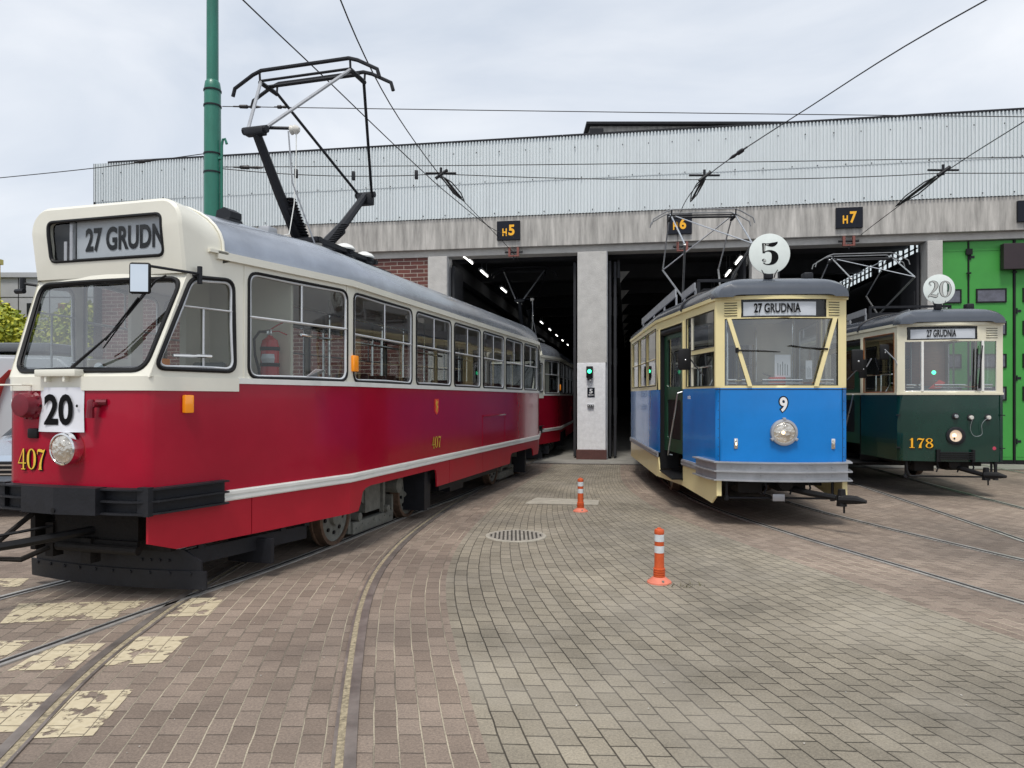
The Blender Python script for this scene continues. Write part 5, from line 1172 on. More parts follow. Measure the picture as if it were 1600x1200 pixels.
red = build_red(); red['label'] = 'large red and cream tram with silver roof and raised pantograph in the left foreground'
def copy_tree(o, parent=None, skip=()):
    if parent is not None and any(o.name.startswith(k) for k in skip): return None
    c = o.copy(); COL.objects.link(c); c.parent = parent
    for ch in list(o.children): copy_tree(ch, c, skip)
    return c
red2 = copy_tree(red, None, ('route_number', 'fleet_number', 'crest', 'headlight'))
red2.location = (-.174, 18.60, -.11); red2.rotation_euler = (0, 0, -R(9)); red2['label'] = 'second red tram standing in the dark hall of bay 5 behind the first'
extinguisher(red)
t = tag(MB().build('x', None), '', '') if False else None
b = MB(); c, s_ = math.cos(-R(15.7)), math.sin(-R(15.7))
X = Matrix.Translation((-3.504 + c * .98 - s_ * 1.98, 5.379 + s_ * .98 + c * 1.98, 1.80)) @ Matrix.Rotation(-R(15.7) - R(75), 4, 'Z') @ Matrix.Rotation(R(38), 4, 'X')
b = MB(X); b.box(-.16, .16, -.0, .17, 0, .003); lf = tag(b.build('leaflet', 'paper', None, smooth=False), 'white printed leaflet lying on the sill inside the red tram', 'leaflet')
b = MB(X); 
for (x, y, w, h) in ((-.13, .02, .10, .10), (.0, .10, .12, .04), (.0, .03, .06, .05), (.08, .03, .05, .05)): b.box(x, x + w, y, y + h, .0035, .0045)
b.build('leaflet_print', 'seatg', lf, smooth=False)

# ================= TWO AXLE TRAMS =================
NB = .12
NS = (math.sin(R(7.05)), math.cos(R(7.05)))
def build_n(kind):
    blue = kind == 'blue'; pc = 'blue' if blue else 'green'; cc = 'ycream' if blue else 'pcream'
    T = thing('blue_tram' if blue else 'green_tram', 'x', 'tram', (3.395, 8.985, -.015) if blue else (7.242, 11.76, -.035), -R(3.6) if blue else -R(8.5))
    L = 9.73; W0 = .81; BT = 2.83; WM = W0 + BT * NS[0]; BY = BT * NS[1]
    zl = .73 if blue else .60; zw = 1.76 if blue else 1.715; zg = 2.905 if blue else 2.875
    fy = lambda x: -NB * (1 - (x / W0) ** 2)
    fr = [(-W0 + 2 * W0 * i / 16) for i in range(17)]
    # front and rear lower panels
    b = MB(); b.grid([[(x, fy(x), z) for x in fr] for z in (zl, (zl + zw) / 2, zw)]); b.grid([[(x, L - fy(x), z) for x in fr] for z in (zl, zw)])
    Ps = lambda t, z, sg, off=0: V((sg * (W0 + t * NS[0] + off), t * NS[1], z))
    D0, D1 = (1.378, 2.62) if blue else (1.30, 2.62)
    for sg in (-1, 1):
        segs = [(0, D0), (D1, BT)] if sg < 0 else [(0, BT)]
        for a, c in segs: b.grid([[tuple(Ps(t, z, sg)) for t in (a, (a + c) / 2, c)] for z in (zl, zw)])
        b.grid([[(sg * WM, y, z) for y in (BY, 4.2, 5.5, L - BY)] for z in (zl, zw)])
        b.grid([[tuple(V((sg * (WM - t * NS[0]), L - BY + t * NS[1], z))) for t in (0, BT)] for z in (zl, zw)])
    body = b.build('lower_body', pc, T, ang=.3)
    for sg in (-1, 1):      # riveted seams
        b = MB(); x = .76; b.box(sg * x - .002, sg * x + .002, fy(x) - .004, fy(x) + .01, zl, zw)
        for k in range(9): z = zl + .05 + k * (zw - zl - .1) / 8; b.lathe([(.006, 0), (0, .004)], 6, X=Matrix.Translation((sg * .775, fy(.775), z)) @ Matrix.Rotation(R(90), 4, 'X'))
        b.build('rivet_line', pc if not blue else 'dark', T)
    if blue: b = MB(); b.tube([(x, fy(x) - .001, 1.742) for x in fr], .004, 4); b.build('top_seam', 'dark', T)
    up = MB()
    ff = lambda a, z: V((a, fy(a), z))
    z0, z1 = (1.79, 2.633) if blue else (1.755, 2.58)
    # windscreen in several vertical strips so that it follows the bow
    N_ = 8; HWN = .70
    sill = [(x, z) for x in fr for z in ()]
    up.grid([[ff(x, z) for x in fr] for z in (zw, z0)]); ztop = z1 + .02
    up.grid([[ff(x, z) for x in fr] for z in (z1, ztop)])
    for sg in (-1, 1): up.grid([[ff(sg * x, z) for x in (HWN, .755, W0)] for z in (z0, z1)])
    lp = [ff(-HWN + 2 * HWN * i / 12, z0) for i in range(13)] + [ff(HWN - 2 * HWN * i / 12, z1) for i in range(13)]
    up.grid([lp + [lp[0]], [p + V((0, .035, 0)) for p in lp] + [lp[0] + V((0, .035, 0))]])
    g = MB(); g.tube([p + V((0, .012, 0)) for p in lp], .010, 6, closed=True); g = g.build('window_gasket', 'black' if blue else 'white', T)
    q = MB(); q.grid([[ff(-HWN + 2 * HWN * i / 12, z) + V((0, .02, 0)) for i in range(13)] for z in (z0, z1)]); q.build('window_pane', 'ws', g)
    # destination box opening
    dx0, dx1, dz0, dz1 = (-.50, .535, 2.657, 2.876) if blue else (-.665, .375, 2.615, 2.815)
    xs = [-W0, -.755] + [dx0 + (dx1 - dx0) * i / 8 for i in range(9)] + [.64, W0]
    up.grid([[ff(x, z) for x in xs] for z in (ztop, dz0)]); up.grid([[ff(x, z) for x in xs] for z in (dz1, zg)])
    up.grid([[ff(x, z) for x in [p for p in xs if p <= dx0]] for z in (dz0, dz1)]); up.grid([[ff(x, z) for x in [p for p in xs if p >= dx1]] for z in (dz0, dz1)])
    db = MB(); db.grid([[ff(dx0 + (dx1 - dx0) * i / 8, z) + V((0, .03, 0)) for i in range(9)] for z in (dz0, dz1)]); d = db.build('destination_box', 'black', T)
    e = .03; sh = MB(); a, c = (dx0 + e * .8, dx1 - .12) if blue else (dx0 + .05, dx1 - .02)
    sh.grid([[ff(a + (c - a) * i / 8, z) + V((0, .02, 0)) for i in range(9)] for z in (dz0 + .008, dz1 - .035)]); sh.build('destination_roll', 'paper', d)
    cx = -.07 if blue else -.165; wd = .57 if blue else .44
    X = frame((cx, fy(cx) + .0135, (dz0 + dz1) / 2 - .005), (1, 2 * NB * cx / W0 ** 2, 0), (0, 0, 1)); text('27 GRUDNIA', X, wd, .122, 'ink', 'destination_text', d, bold=.03, depth=.002)
    q = MB(); lp = [ff(dx0 + (dx1 - dx0) * i / 8, dz0) for i in range(9)] + [ff(dx1 - (dx1 - dx0) * i / 8, dz1) for i in range(9)]; q.tube([p + V((0, .004, 0)) for p in lp], .011, 6, closed=True); q.build('destination_frame', 'dark' if blue else 'dark', d)
    q = MB(); q.grid([[ff(dx0 + (dx1 - dx0) * i / 8, z) + V((0, .008, 0)) for i in range(9)] for z in (dz0, dz1)]); q.build('destination_glass', 'dglass', d)
    for x0, x1 in (((-.705, -.555), (.575, .715)) if blue else ((.53, .715),)):
        q = MB(); n = 6 if blue else 5
        for k in range(n):
            z = dz0 + .012 + k * (.19 / n); q.prism([ff(x0, z) + V((0, -.002, 0)), ff(x1, z) + V((0, -.002, 0)), ff(x1, z + .012) + V((0, -.002, 0)), ff(x0, z + .012) + V((0, -.002, 0))], (0, -.003, 0))
        v = q.build('vent_slot', 'black', T, smooth=False)
        q = MB()
        for k in range(n):
            z = dz0 + .026 + k * (.19 / n); q.prism([ff(x0, z), ff(x1, z), ff(x1, z) + V((0, -.012, -.006)), ff(x0, z) + V((0, -.012, -.006))], (0, 0, .004))
        q.build('vent_louvre', cc, v, smooth=False)
    # windscreen struts or posts
    if blue:
        for sg in (-1, 1):
            a = ff(sg * .655, z1 + .01); c = ff(sg * .405, z0 - .01); q = MB(); n = 6; P_ = [a.lerp(c, i / n) for i in range(n + 1)]
            for p in P_: p.y = fy(p.x) - .004
            rows = [[p + V((-.026, 0, 0)), p + V((-.026, -.02, 0)), p + V((.026, -.02, 0)), p + V((.026, 0, 0)), p + V((-.026, 0, 0))] for p in P_]; q.grid(rows); q.build('windscreen_strut', cc, T, smooth=False)
        q = MB(); q.tube([(-.56, fy(.56) - .03, 2.235), (-.35, fy(.3) - .03, 2.225), (-.05, fy(.05) - .02, 2.21)], [.012, .008, .006], 6); q.tube([(-.33, -.125, 2.232), (-.04, -.13, 2.21)], .010, 5, flat=.5); q.lathe([(.02, -.03), (.02, .03)], 10, X=Matrix.Translation((-.56, fy(.56) - .03, 2.235))); q.build('wiper', 'black', T)
        q = MB(); q.tube([(.55, fy(.55) - .03, 2.245), (.3, -.125, 2.26), (.06, -.14, 2.285)], [.012, .008, .006], 6); q.tube([(.5, -.09, 2.235), (.08, -.14, 2.29)], .010, 5, flat=.5); q.build('wiper', 'black', T)
    else:
        for x in (-.45, .47):
            q = MB(); q.box(x - .018, x + .018, fy(x) - .01, fy(x) + .03, z0, z1); q.build('windscreen_post', 'white', T, smooth=False)
        q = MB(); q.tube([(.40, fy(.4) - .03, 1.80), (.42, fy(.42) - .03, 2.15), (.45, fy(.45) - .03, 2.5)], [.022, .01, .008], 7); q.tube([(.35, -.12, 1.78), (.37, -.12, 2.45)], .012, 6); q.build('wiper', 'black', T)
        q = MB(); q.lathe([(.035, 0), (.03, .03), (0, .035)], 12, X=Matrix.Translation((.40, fy(.4), 1.80)) @ Matrix.Rotation(R(90), 4, 'X')); q.build('wiper_motor', 'zinc', T)
    # sides
    for sg in (-1, 1):
        sf = lambda t, z, sg=sg: Ps(t, z, sg); inw = (-sg * .03, 0, 0)
        if blue:
            a, c = .05, 1.20
            ring(up, sf, [(0, 2.258), (D0, 2.258), (D0, zg), (0, zg)], [(a, 2.295), (c, 2.295), (c, 2.762), (a, 2.762)], .012, inw)
            ring(up, sf, [(0, zw), (D0, zw), (D0, 2.258), (0, 2.258)], [(a, 1.79), (c, 1.79), (c, 2.225), (a, 2.225)], .012, inw)
            for zz in ((1.79, 2.225), (2.295, 2.762)):
                q = MB(); q.tube([sf(a, zz[0]), sf(c, zz[0]), sf(c, zz[1]), sf(a, zz[1])], .008, 5, closed=True); g = q.build('window_gasket', 'black', T)
                q = MB(); q.poly([sf(a, zz[0]) + V(inw) * .5, sf(c, zz[0]) + V(inw) * .5, sf(c, zz[1]) + V(inw) * .5, sf(a, zz[1]) + V(inw) * .5]); q.build('window_pane', 'glass', g, smooth=False)
            q = MB(); q.box(*(sorted((sg * .90, sg * .93))), .95, 1.0, 1.79, 2.76); q.build('inner_window_post', 'inter', T, smooth=False)
        else:
            a, c = .10, 1.19; window(T, sf, [(0, zw), (D0, zw), (D0, zg), (0, zg)], [(a, 1.735), (c, 1.735), (c, 2.742), (a, 2.742)], up, inw, r=.012, gasket='wood', sash='wood', gr=.009, sr=.006)
        # door zone
        if sg < 0:
            ring(up, sf, [(D0, 2.74), (BT, 2.74), (BT, zg), (D0, zg)], [(D0 + .05, 2.78), (BT - .05, 2.78), (BT - .05, zg - .03), (D0 + .05, zg - .03)], .005)
            up.poly([sf(D0 + .05, 2.78), sf(BT - .05, 2.78), sf(BT - .05, zg - .03), sf(D0 + .05, zg - .03)])
            up.grid([[sf(t, z) for t in (D1, BT)] for z in (zw, 2.74)])
            for t in (D0 - .06, D1): 
                q = MB(); q.prism([sf(t, zw), sf(t + .06, zw), sf(t + .06, 2.75), sf(t, 2.75)], V((sg * .012, 0, 0))); q.build('door_post', cc, T, smooth=False)
        else:
            window(T, sf, [(D0, zw), (BT, zw), (BT, zg), (D0, zg)], [(D0 + .08, zw + .05), (BT - .08, zw + .05), (BT - .08, 2.74), (D0 + .08, 2.74)], up, inw, r=.03)
        # saloon
        mf = lambda s, z, sg=sg: V((sg * WM, BY + s, z))
        ws_ = [(.0, .10, 1.33, 1.36), (1.36, 1.42, 2.56, 2.62), (2.62, 2.68, 3.82, L - 2 * BY)] if blue else [(.0, .10, 1.33, 1.36), (1.36, 1.42, 2.56, 2.62), (2.62, 2.68, 3.82, L - 2 * BY)]
        for e0, a, c, e1 in ws_:
            window(T, mf, [(e0, zw), (e1, zw), (e1, zg), (e0, zg)], [(a, zw + .07), (c, zw + .07), (c, 2.785), (a, 2.785)], up, inw, r=.015, gr=.010, sr=.008, sash='wood' if not blue else cc, bars=[((a, 2.285), (c, 2.285), .016)])
        rf = lambda t, z, sg=sg: V((sg * (WM - t * NS[0]), L - BY + t * NS[1], z))
        window(T, rf, [(0, zw), (1.4, zw), (1.4, zg), (0, zg)], [(.15, zw + .05), (1.3, zw + .05), (1.3, 2.76), (.15, 2.76)], up, inw, r=.02)
        window(T, rf, [(1.4, zw), (BT, zw), (BT, zg), (1.4, zg)], [(1.5, zw + .05), (BT - .1, zw + .05), (BT - .1, 2.76), (1.5, 2.76)], up, inw, r=.02)
    bf = lambda a, z: V((a, L - fy(a), z)); window(T, bf, [(-W0, zw), (W0, zw), (W0, zg), (-W0, zg)], [(-.7, z0), (.7, z0), (.7, z1), (-.7, z1)], up, (0, -.03, 0), r=.02)
    up.build('upper_body', cc, T, ang=.3)
    # roof
    b = MB(); full = lambda y: (W0 + min(y, L - y, BY) * NS[0] / NS[1]) + .02
    zs, zc = zg - .01, zg + .315
    sec = [(-.150, .62, zs, zs, zs + .03, .12), (-.146, .72, zs, zs + .01, zs + .10, .16), (-.11, .80, zs, zs + .015, zs + .175, .24), (-.02, .835, zs, zs + .02, zs + .235, .36), (.15, full(.15), zs, zs + .03, zs + .275, .52), (.5, full(.5), zs, zs + .03, zs + .30, .75), (1.0, full(1), zs, zs + .02, zc, .9)]
    full_ = lambda y: sec
    S = sec + [(y, full(y), zs, zs + .02, zc + .02, full(y)) for y in (BY, 5, L - BY)] + [(L - y, w, a, c, d, e) for y, w, a, c, d, e in sec[::-1]]
    loft(b, S, 8); b.build('roof', 'nroof', T, ang=.6)
    b = MB(); path = [(-x, y) for x, y in ((WM, BY),)] + [(-W0, 0)] + [(x, fy(x)) for x in fr[1:-1]] + [(W0, 0), (WM, BY), (WM, L - BY), (W0, L)]
    b.slab([(-WM, L - BY)] + path, -.022, zg - .035, zg + .012); b.build('rain_gutter', cc, T)
    if not blue:
        b = MB(); b.slab([(-WM, L - BY)] + path, -.012, zw - .018, zw + .018); b.build('waist_moulding', cc, T)
    b = MB(); rr_ = loft(MB(), [(1.35, full(1.35) + .006, zs, zs + .02, zc + .012, .95)])[0]; b.tube(rr_, .022, 6); b.build('roof_band', 'dark', T)
    # roof boards, frame, dangling bits
    for sg in (-1, 1):
        b = MB(); b.box(sg * .72 - .012, sg * .72 + .012, 3.55, 8.5, zg + .50, zg + .65); b.box(sg * .72 - .012, sg * .72 + .012, 1.8, 2.9, zg + .36, zg + .48)
        for y in (3.6, 5, 6.5, 8.4): b.box(sg * .70 - .015, sg * .70 + .015, y, y + .04, zg + .18, zg + .55)
        for y in (1.85, 2.8): b.box(sg * .70 - .015, sg * .70 + .015, y, y + .04, zg + .2, zg + .40)
        b.build('roof_board', 'zinc', T, smooth=False)
    b = MB(); b.box(-.72, .72, 1.6, 1.66, zg + .46, zg + .50); b.box(-.72, -.68, 1.6, 1.66, zg + .2, zg + .48); b.box(.68, .72, 1.6, 1.66, zg + .2, zg + .48); b.box(-.55, .55, 2.0, 3.2, zg + .3, zg + .42); b.build('resistor_frame', 'dark', T, smooth=False)
    b = MB(); b.box(.38, .50, .25, .40, zg + .24, zg + .36, bev=.02); b.build('roof_vent', 'dark', T)
    # numbered disc
    dcx, dz, dr = (-.135, 3.46, .255) if blue else (-.16, 3.45, .245)
    X = Matrix.Translation((dcx, .0, dz)) @ Matrix.Rotation(R(90), 4, 'X')
    b = MB(); b.lathe([(0, -.012), (dr - .004, -.012), (dr, -.008), (dr, .002), (dr - .006, .004), (0, .004)], 48, X=X, cap=False); ds = b.build('route_disc', 'board', T)
    if blue:
        b = digits('5', X, .235, .285, 'ink', 'disc_numeral', ds, grow=.0, depth=.006, slim=1.0)
        b = MB(X); b.box(-.073, -.061, .03, .125, .0065, .0072); b.box(-.045, -.012, .108, .118, .0065, .0072); b.lathe([(.017, .0065), (.017, .008), (0, .008)], 14, X=Matrix.Translation((-.062, -.083, .001))); b.build('numeral_infill', 'shade', ds, smooth=False)
    else:
        digits('20', X, .37, .275, 'ink', 'disc_numeral', ds, grow=.006, depth=.006, slim=1.05)
        digits('20', X, .37, .275, 'shade', 'numeral_infill', ds, grow=-.006, depth=.009, slim=.85)
        b = MB(X); b.grid([[(.125 + .028 * math.cos(a), .085 * math.sin(a) + .02, .0115) for a in (-.9, -.4, 0, .4, .9)], [(.105 + .020 * math.cos(a), .075 * math.sin(a) + .02, .0115) for a in (-.9, -.4, 0, .4, .9)]]); b.build('numeral_infill', 'nail', ds, smooth=False)
    b = MB(); b.box(dcx - .05, dcx + .05, .0, .10, zg + .24, dz - dr + .03, bev=.01); b.tube([(dcx - .06, .0, zg + .25), (dcx - .07, 0, zg + .30), (dcx - .10, 0, dz - dr + .05)], .008, 5); b.tube([(dcx + .06, .0, zg + .25), (dcx + .07, 0, zg + .30), (dcx + .10, 0, dz - dr + .05)], .008, 5); b.build('disc_holder', 'dark', ds)
    # headlight
    hx, hz, hr = (.0, 1.205, .165) if blue else (.04, 1.025, .135)
    X = Matrix.Translation((hx, fy(hx), hz)) @ Matrix.Rotation(R(90), 4, 'X')
    b = MB()
    if blue:
        b.lathe([(hr, 0), (hr + .002, .03), (hr - .004, .045), (hr - .03, .05), (hr - .034, .042)], 36, X=X, cap=False)
        for k in range(3): a = math.pi / 2 + k * 2.094; b.box(-.018, .018, -.015, .02, .0, .052, X=X @ Matrix.Rotation(a - math.pi / 2, 4, 'Z') @ Matrix.Translation((0, hr, 0)), bev=.004)
        hl = b.build('headlight', 'zinc', T); b = MB(); b.lathe([(hr - .032, .040), (.09, .055), (.04, .062), (0, .064)], 30, X=X, cap=False); b.build('lens', 'lens', hl)
        b = MB(); b.lathe([(.03, .045), (.02, .066), (0, .067)], 12, X=X @ Matrix.Translation((-.02, 0, 0))); b.build('bulb', 'bulb', hl)
    else:
        b.lathe([(hr + .012, 0), (hr + .012, .02), (hr - .01, .03), (hr - .035, .03), (hr - .04, .0), (hr - .05, -.0)], 36, X=X, cap=False)
        for k in range(10): a = k * .628; b.lathe([(.008, .02), (.007, .032), (0, .034)], 8, X=X @ Matrix.Translation(((hr + .0) * math.cos(a), (hr + .0) * math.sin(a), 0)))
        hl = b.build('headlight', 'dark', T); b = MB(); b.lathe([(hr - .035, .006), (.05, .004), (0, .003)], 30, X=X, cap=False); b.build('reflector', mat('warm_reflector', (.75, .62, .48), .35, metal=.3, emit=(1, .72, .5), es=.22), hl)
        b = MB(); b.lathe([(.03, .006), (.025, .02), (0, .024)], 12, X=X @ Matrix.Translation((-.02, .005, 0))); b.build('bulb', 'bulb', hl)
        b = MB(); b.box(-.03, -.012, -.06, -.015, .006, .02, X=X); b.build('bulb_holder', 'dark', hl)
    rx = Matrix.Rotation(R(90), 4, 'X')
    if blue:
        text('9', Matrix.Translation((.0, fy(0) - .002, 1.553)) @ rx, .125, .215, 'ink', 'fleet_number_shade', T, bold=.09, depth=.001); text('9', Matrix.Translation((.0, fy(0) - .004, 1.553)) @ rx, .095, .185, 'whitel', 'fleet_number', T, bold=.03, depth=.002)
        for sg in (-1, 1):
            x = sg * .60 + .03; X = Matrix.Translation((x, fy(x) + .005, 1.06)); b = MB(); b.box(-.026, .026, -.02, .01, -.068, .068, X=X, bev=.012); s = b.build('side_lamp', 'chrome', T); b = MB(); b.box(-.014, .014, -.028, -.018, -.045, .045, X=X, bev=.006); b.build('lens', 'lens', s)
            if sg < 0: b = MB(); b.box(-.009, .009, -.031, -.027, -.02, .012, X=X); b.build('bulb', 'bulb', s)
        # bumper
        S_ = lambda t, sg: tuple(Ps(t, 0, sg))[:2]
        bp = [S_(.67, -1), S_(.15, -1), (-W0 + .03, -.03)] + [(x, fy(x) - .02) for x in fr[1:-1]] + [(W0 - .03, -.03), S_(.15, 1), S_(.67, 1)]
        b = MB(); b.slab(bp, -.035, .60, .82)
        for z in (.595, .705, .818): b.slab(bp, -.085, z, z + .016)
        for x in (-.62, -.28, .28, .60):
            for z in (.66, .765): b.lathe([(.014, 0), (.012, .008), (0, .01)], 10, X=Matrix.Translation((x, fy(x) - .055, z)) @ rx)
        b.build('bumper', 'zinc', T)
        text('mtkz', frame(Ps(1.08, 1.645, -1, -.003), (NS[0], -NS[1], 0), (0, 0, 1)), .14, .06, 'whitel', 'side_lettering', T, bold=.03)
    else:
        X = frame((-.48, fy(.48) - .012, .90), (1, 2 * NB * -.48 / W0 ** 2, 0), (0, 0, 1))
        digits('178', X, .38, .165, 'ink', 'fleet_number_shade', T, grow=.02, depth=.001, slim=.95, shift=(.008, -.008)); digits('178', X, .38, .165, 'yellow', 'fleet_number', T, grow=.0, depth=.006, slim=.95)
        for x, z, m_ in ((.035, 1.345, 'chrome'), (.27, 1.325, 'ceramic'), (.55, 1.325, 'ceramic')):
            b = MB(); b.lathe([(.055, 0), (.055, .012), (.04, .018)], 18, X=Matrix.Translation((x, fy(x), z)) @ rx); s = b.build('socket_plate', 'dark', T); b = MB(); b.lathe([(.034, .01), (.034, .05), (.026, .06), (0, .06)], 14, X=Matrix.Translation((x, fy(x), z)) @ rx); b.build('plug', m_, s)
        b = MB(); b.tube(cr([(.27, -.18, 1.30), (.25, -.15, 1.15), (.30, -.13, 1.04), (.37, -.12, 1.02), (.44, -.12, 1.06), (.43, -.13, 1.2), (.47, -.14, 1.28), (.54, -.13, 1.32)], 5), .0035, 5); b.build('jumper_cable', 'zinc', T)
        b = MB()
        for k in range(4): b.box(-.22, .30, -.17, -.10, .64 + k * .034, .658 + k * .034, bev=.004)
        b.box(-.26, -.20, -.16, -.08, .60, .80); b.box(.28, .32, -.16, -.1, .60, .80); b.build('coupling_grille', 'black', T, smooth=False)
        b = MB(); b.lathe([(.03, 0), (.028, .006), (0, .008)], 14, X=Matrix.Translation((.66, fy(.66), .82)) @ rx); b.build('round_badge', mat('badge_red', (.5, .05, .1), .4), T)
        b = MB()
        for z in (1.36, .82):
            for sg in (-1, 1): b.box(sg * .80 - .03, sg * .80 + .03, -.035, -.005, z - .008, z + .008)
        b.build('door_hinge', 'dark', T)
    # skirts, steps
    if blue:
        for sg in (-1, 1):
            o = lambda t, z: Ps(t, z, sg)
            b = MB(); D_ = D0 if sg < 0 else BT
            b.prism([o(.02, .645), o(.02, .40), o(-.03, .39), o(-.0, .375), o(.14, .279), o(.30, .29), o(D_, .345), o(D_, .645)], V((-sg * .02, 0, 0)))
            b.prism([o(-.05, .60), o(-.05, .395), o(.02, .39), o(.02, .60)], V((-sg * .06, 0, 0)))
            if sg < 0: b.prism([o(D0, .415), o(D0, .345), o(BT, .325), o(BT, .645), o(D1 + .12, .645), o(D1 + .02, .41)], V((-sg * .02, 0, 0)))
            m_ = lambda y, z: V((sg * WM, y, z)); b.prism([m_(BY, .645), m_(BY, .32), m_(L - BY, .31), m_(L - BY, .645)], V((-sg * .02, 0, 0)))
            b.build('skirt_panel', cc, T, smooth=False)
            b = MB(); q = [(-D_ * 0 + tuple(Ps(.67, 0, sg))[0], tuple(Ps(.67, 0, sg))[1]), tuple(Ps(D_, 0, sg))[:2]]; b.slab(q, -.02 * sg, .645, .735); b.slab(offset(q, -.02 * sg), -.01 * sg, .66, .68); b.slab(offset(q, -.02 * sg), -.01 * sg, .70, .72)
            q = [tuple(Ps(D1 + .1, 0, sg))[:2] if sg < 0 else (sg * WM, BY - .01), (sg * WM, BY), (sg * WM, L - BY)]
            if sg > 0: q = q[1:]
            b.slab(q, -.02 * sg, .645, .735); b.slab(offset(q, -.02 * sg), -.01 * sg, .66, .68); b.slab(offset(q, -.02 * sg), -.01 * sg, .70, .72); b.build('side_moulding', 'zinc', T)
    # door leaf folded inward
    o = lambda t, z, off=0: Ps(t, z, -1, -off)
    off = .07; b = MB(); t0, t1 = 1.50, D1 - .006
    surf = lambda t, z: Ps(t, z, -1, -off)
    zb = .78; loopa = ring(b, surf, [(t0, 1.72), (t1, 1.72), (t1, 2.66), (t0, 2.66)], [(t0 + .22, 1.80), (t1 - .16, 1.80), (t1 - .16, 2.56), (t0 + .22, 2.56)], .06, (.03, 0, 0))
    loopb = ring(b, surf, [(t0, zb), (t1, zb), (t1, 1.72), (t0, 1.72)], [(t0 + .22, .98), (t1 - .16, .98), (t1 - .16, 1.60), (t0 + .22, 1.60)], .06, (.03, 0, 0))
    dl = b.build('entrance_door', 'nail', T, smooth=False)
    jm = MB(); jm.prism([o(D1 - .004, .47), o(D1 - .004, 2.74), o(D1 - .004, 2.74, .30), o(D1 - .004, .47, .30)], (0, .003, 0)); jm.prism([o(t0 - .02, .47, .06), o(t0 - .02, 2.7, .06), o(t0 - .02, 2.7, .40), o(t0 - .02, .47, .40)], (0, -.003, 0)); jm.build('door_jamb', 'black', dl, smooth=False)
    for lp, m_ in ((loopa, 'glass'), (loopb, 'black')):
        b = MB(); pane(b, [p + V((.015, 0, 0)) for p in lp]); b.build('door_pane', m_, dl)
    b = MB(); b.tube([o(1.60, 1.72, .06), o(1.60, 1.70, -.01), o(1.66, 1.5, -.02), o(2.02, .85, -.02), o(2.10, .74, -.01), o(2.14, .73, .06)], .014, 8); b.build('hand_rail', 'alu', dl)
    b = MB(); b.tube([o(D0 + .02, 2.68, .05), o(D1, 2.68, .05)], .05, 10); b.build('door_header', 'dark', T)
    b = MB()
    zst = .45
    b.box(-WM + .02, -.35, D0 * .99, D1 * .99, zst - .02, zst); b.box(-.37, -.33, D0 * .99, D1 * .99, zst, .86)
    b.build('entrance_step', 'black', T, smooth=False)
    # interior
    b = MB(); b.box(-.78, .78, .05, D0 * .99, .80, .84); b.box(-.35, 1.08, D0 * .99, D1, .80, .84); b.box(-1.12, 1.12, BY, L - BY, .84, .88); b.box(-.78, .78, L - BY, L - .05, .80, .84); b.build('floor', 'floor', T, smooth=False)
    b = MB(); b.box(-.76, .76, .1, BY, zg - .06, zg - .03); b.box(-1.1, 1.1, BY, L - BY, zg - .06, zg - .03); b.box(-.8, .8, L - BY, L - .1, zg - .06, zg - .03); b.build('ceiling', 'ceil', T, smooth=False)
    b = MB(); b.box(-1.12, -.45, BY - .02, BY + .02, .85, 2.85); b.box(.45, 1.12, BY - .02, BY + .02, .85, 2.85); b.box(-.45, .45, BY - .02, BY + .02, 2.5, 2.85); b.build('saloon_bulkhead', 'inter' if blue else 'wood', T, smooth=False)
    b = MB(); b.box(-.30, .20, .12, .42, .84, 1.80, bev=.03); b.lathe([(.10, 0), (.11, .05), (.0, .06)], 20, X=Matrix.Translation((-.05, .27, 1.80))); b.tube([(-.05, .27, 1.85), (-.05, .27, 1.92), (-.15, .22, 1.95)], .012, 6); ctl = b.build('controller', 'seatg', T)
    b = MB(); b.box(-.62, -.35, .1, .3, 1.70, 1.76); b.box(.35, .66, .1, .3, 1.70, 1.78); b.lathe([(.18, 0), (.19, .01), (.18, .02)], 24, X=Matrix.Translation((.5, .35, 1.82)), cap=False); b.build('dash_board', 'wood', T)
    b = MB()
    for x0, x1 in ((-.66, -.40), (-.22, .28), (.42, .66)): b.tube([(x0, .02, 1.86), (x1, .02, 1.86)], .016); b.tube([(x0, .02, 1.82), (x1, .02, 1.82)], .008)
    for x in (-.45, .45): b.tube([(x, .9, .85), (x, .9, 2.8)], .016); b.tube([(x, BY - .06, .85), (x, BY - .06, 2.8)], .018)
    for y in (3.6, 4.6, 5.6, 6.4):
        for x in (-.35, .35): b.tube([(x, y, .88), (x, y, 2.84)], .016)
    for x in (-.4, .4): b.tube([(x, 3, 2.62), (x, 6.8, 2.62)], .014)
    b.tube([(-.82, .2, 2.05), (-.95, 1.2, 2.05)], .012); b.tube([(-.86, .6, .85), (-.86, .6, 2.05)], .014); b.tube([(-.86, .85, .85), (-.86, .85, 2.05)], .014); b.tube([(-.86, .6, 1.6), (-.7, .6, 1.9), (-.6, .6, 1.9)], .012)
    b.build('grab_rail', 'chrome', T)
    for y in (3.3, 4.1, 4.9, 5.7, 6.5): seat(T, -.85, y, .88, 1, 'wood'); seat(T, .85, y, .88, 1, 'wood')
    seat(T, -.02, .95, .84, 1, 'seatg')
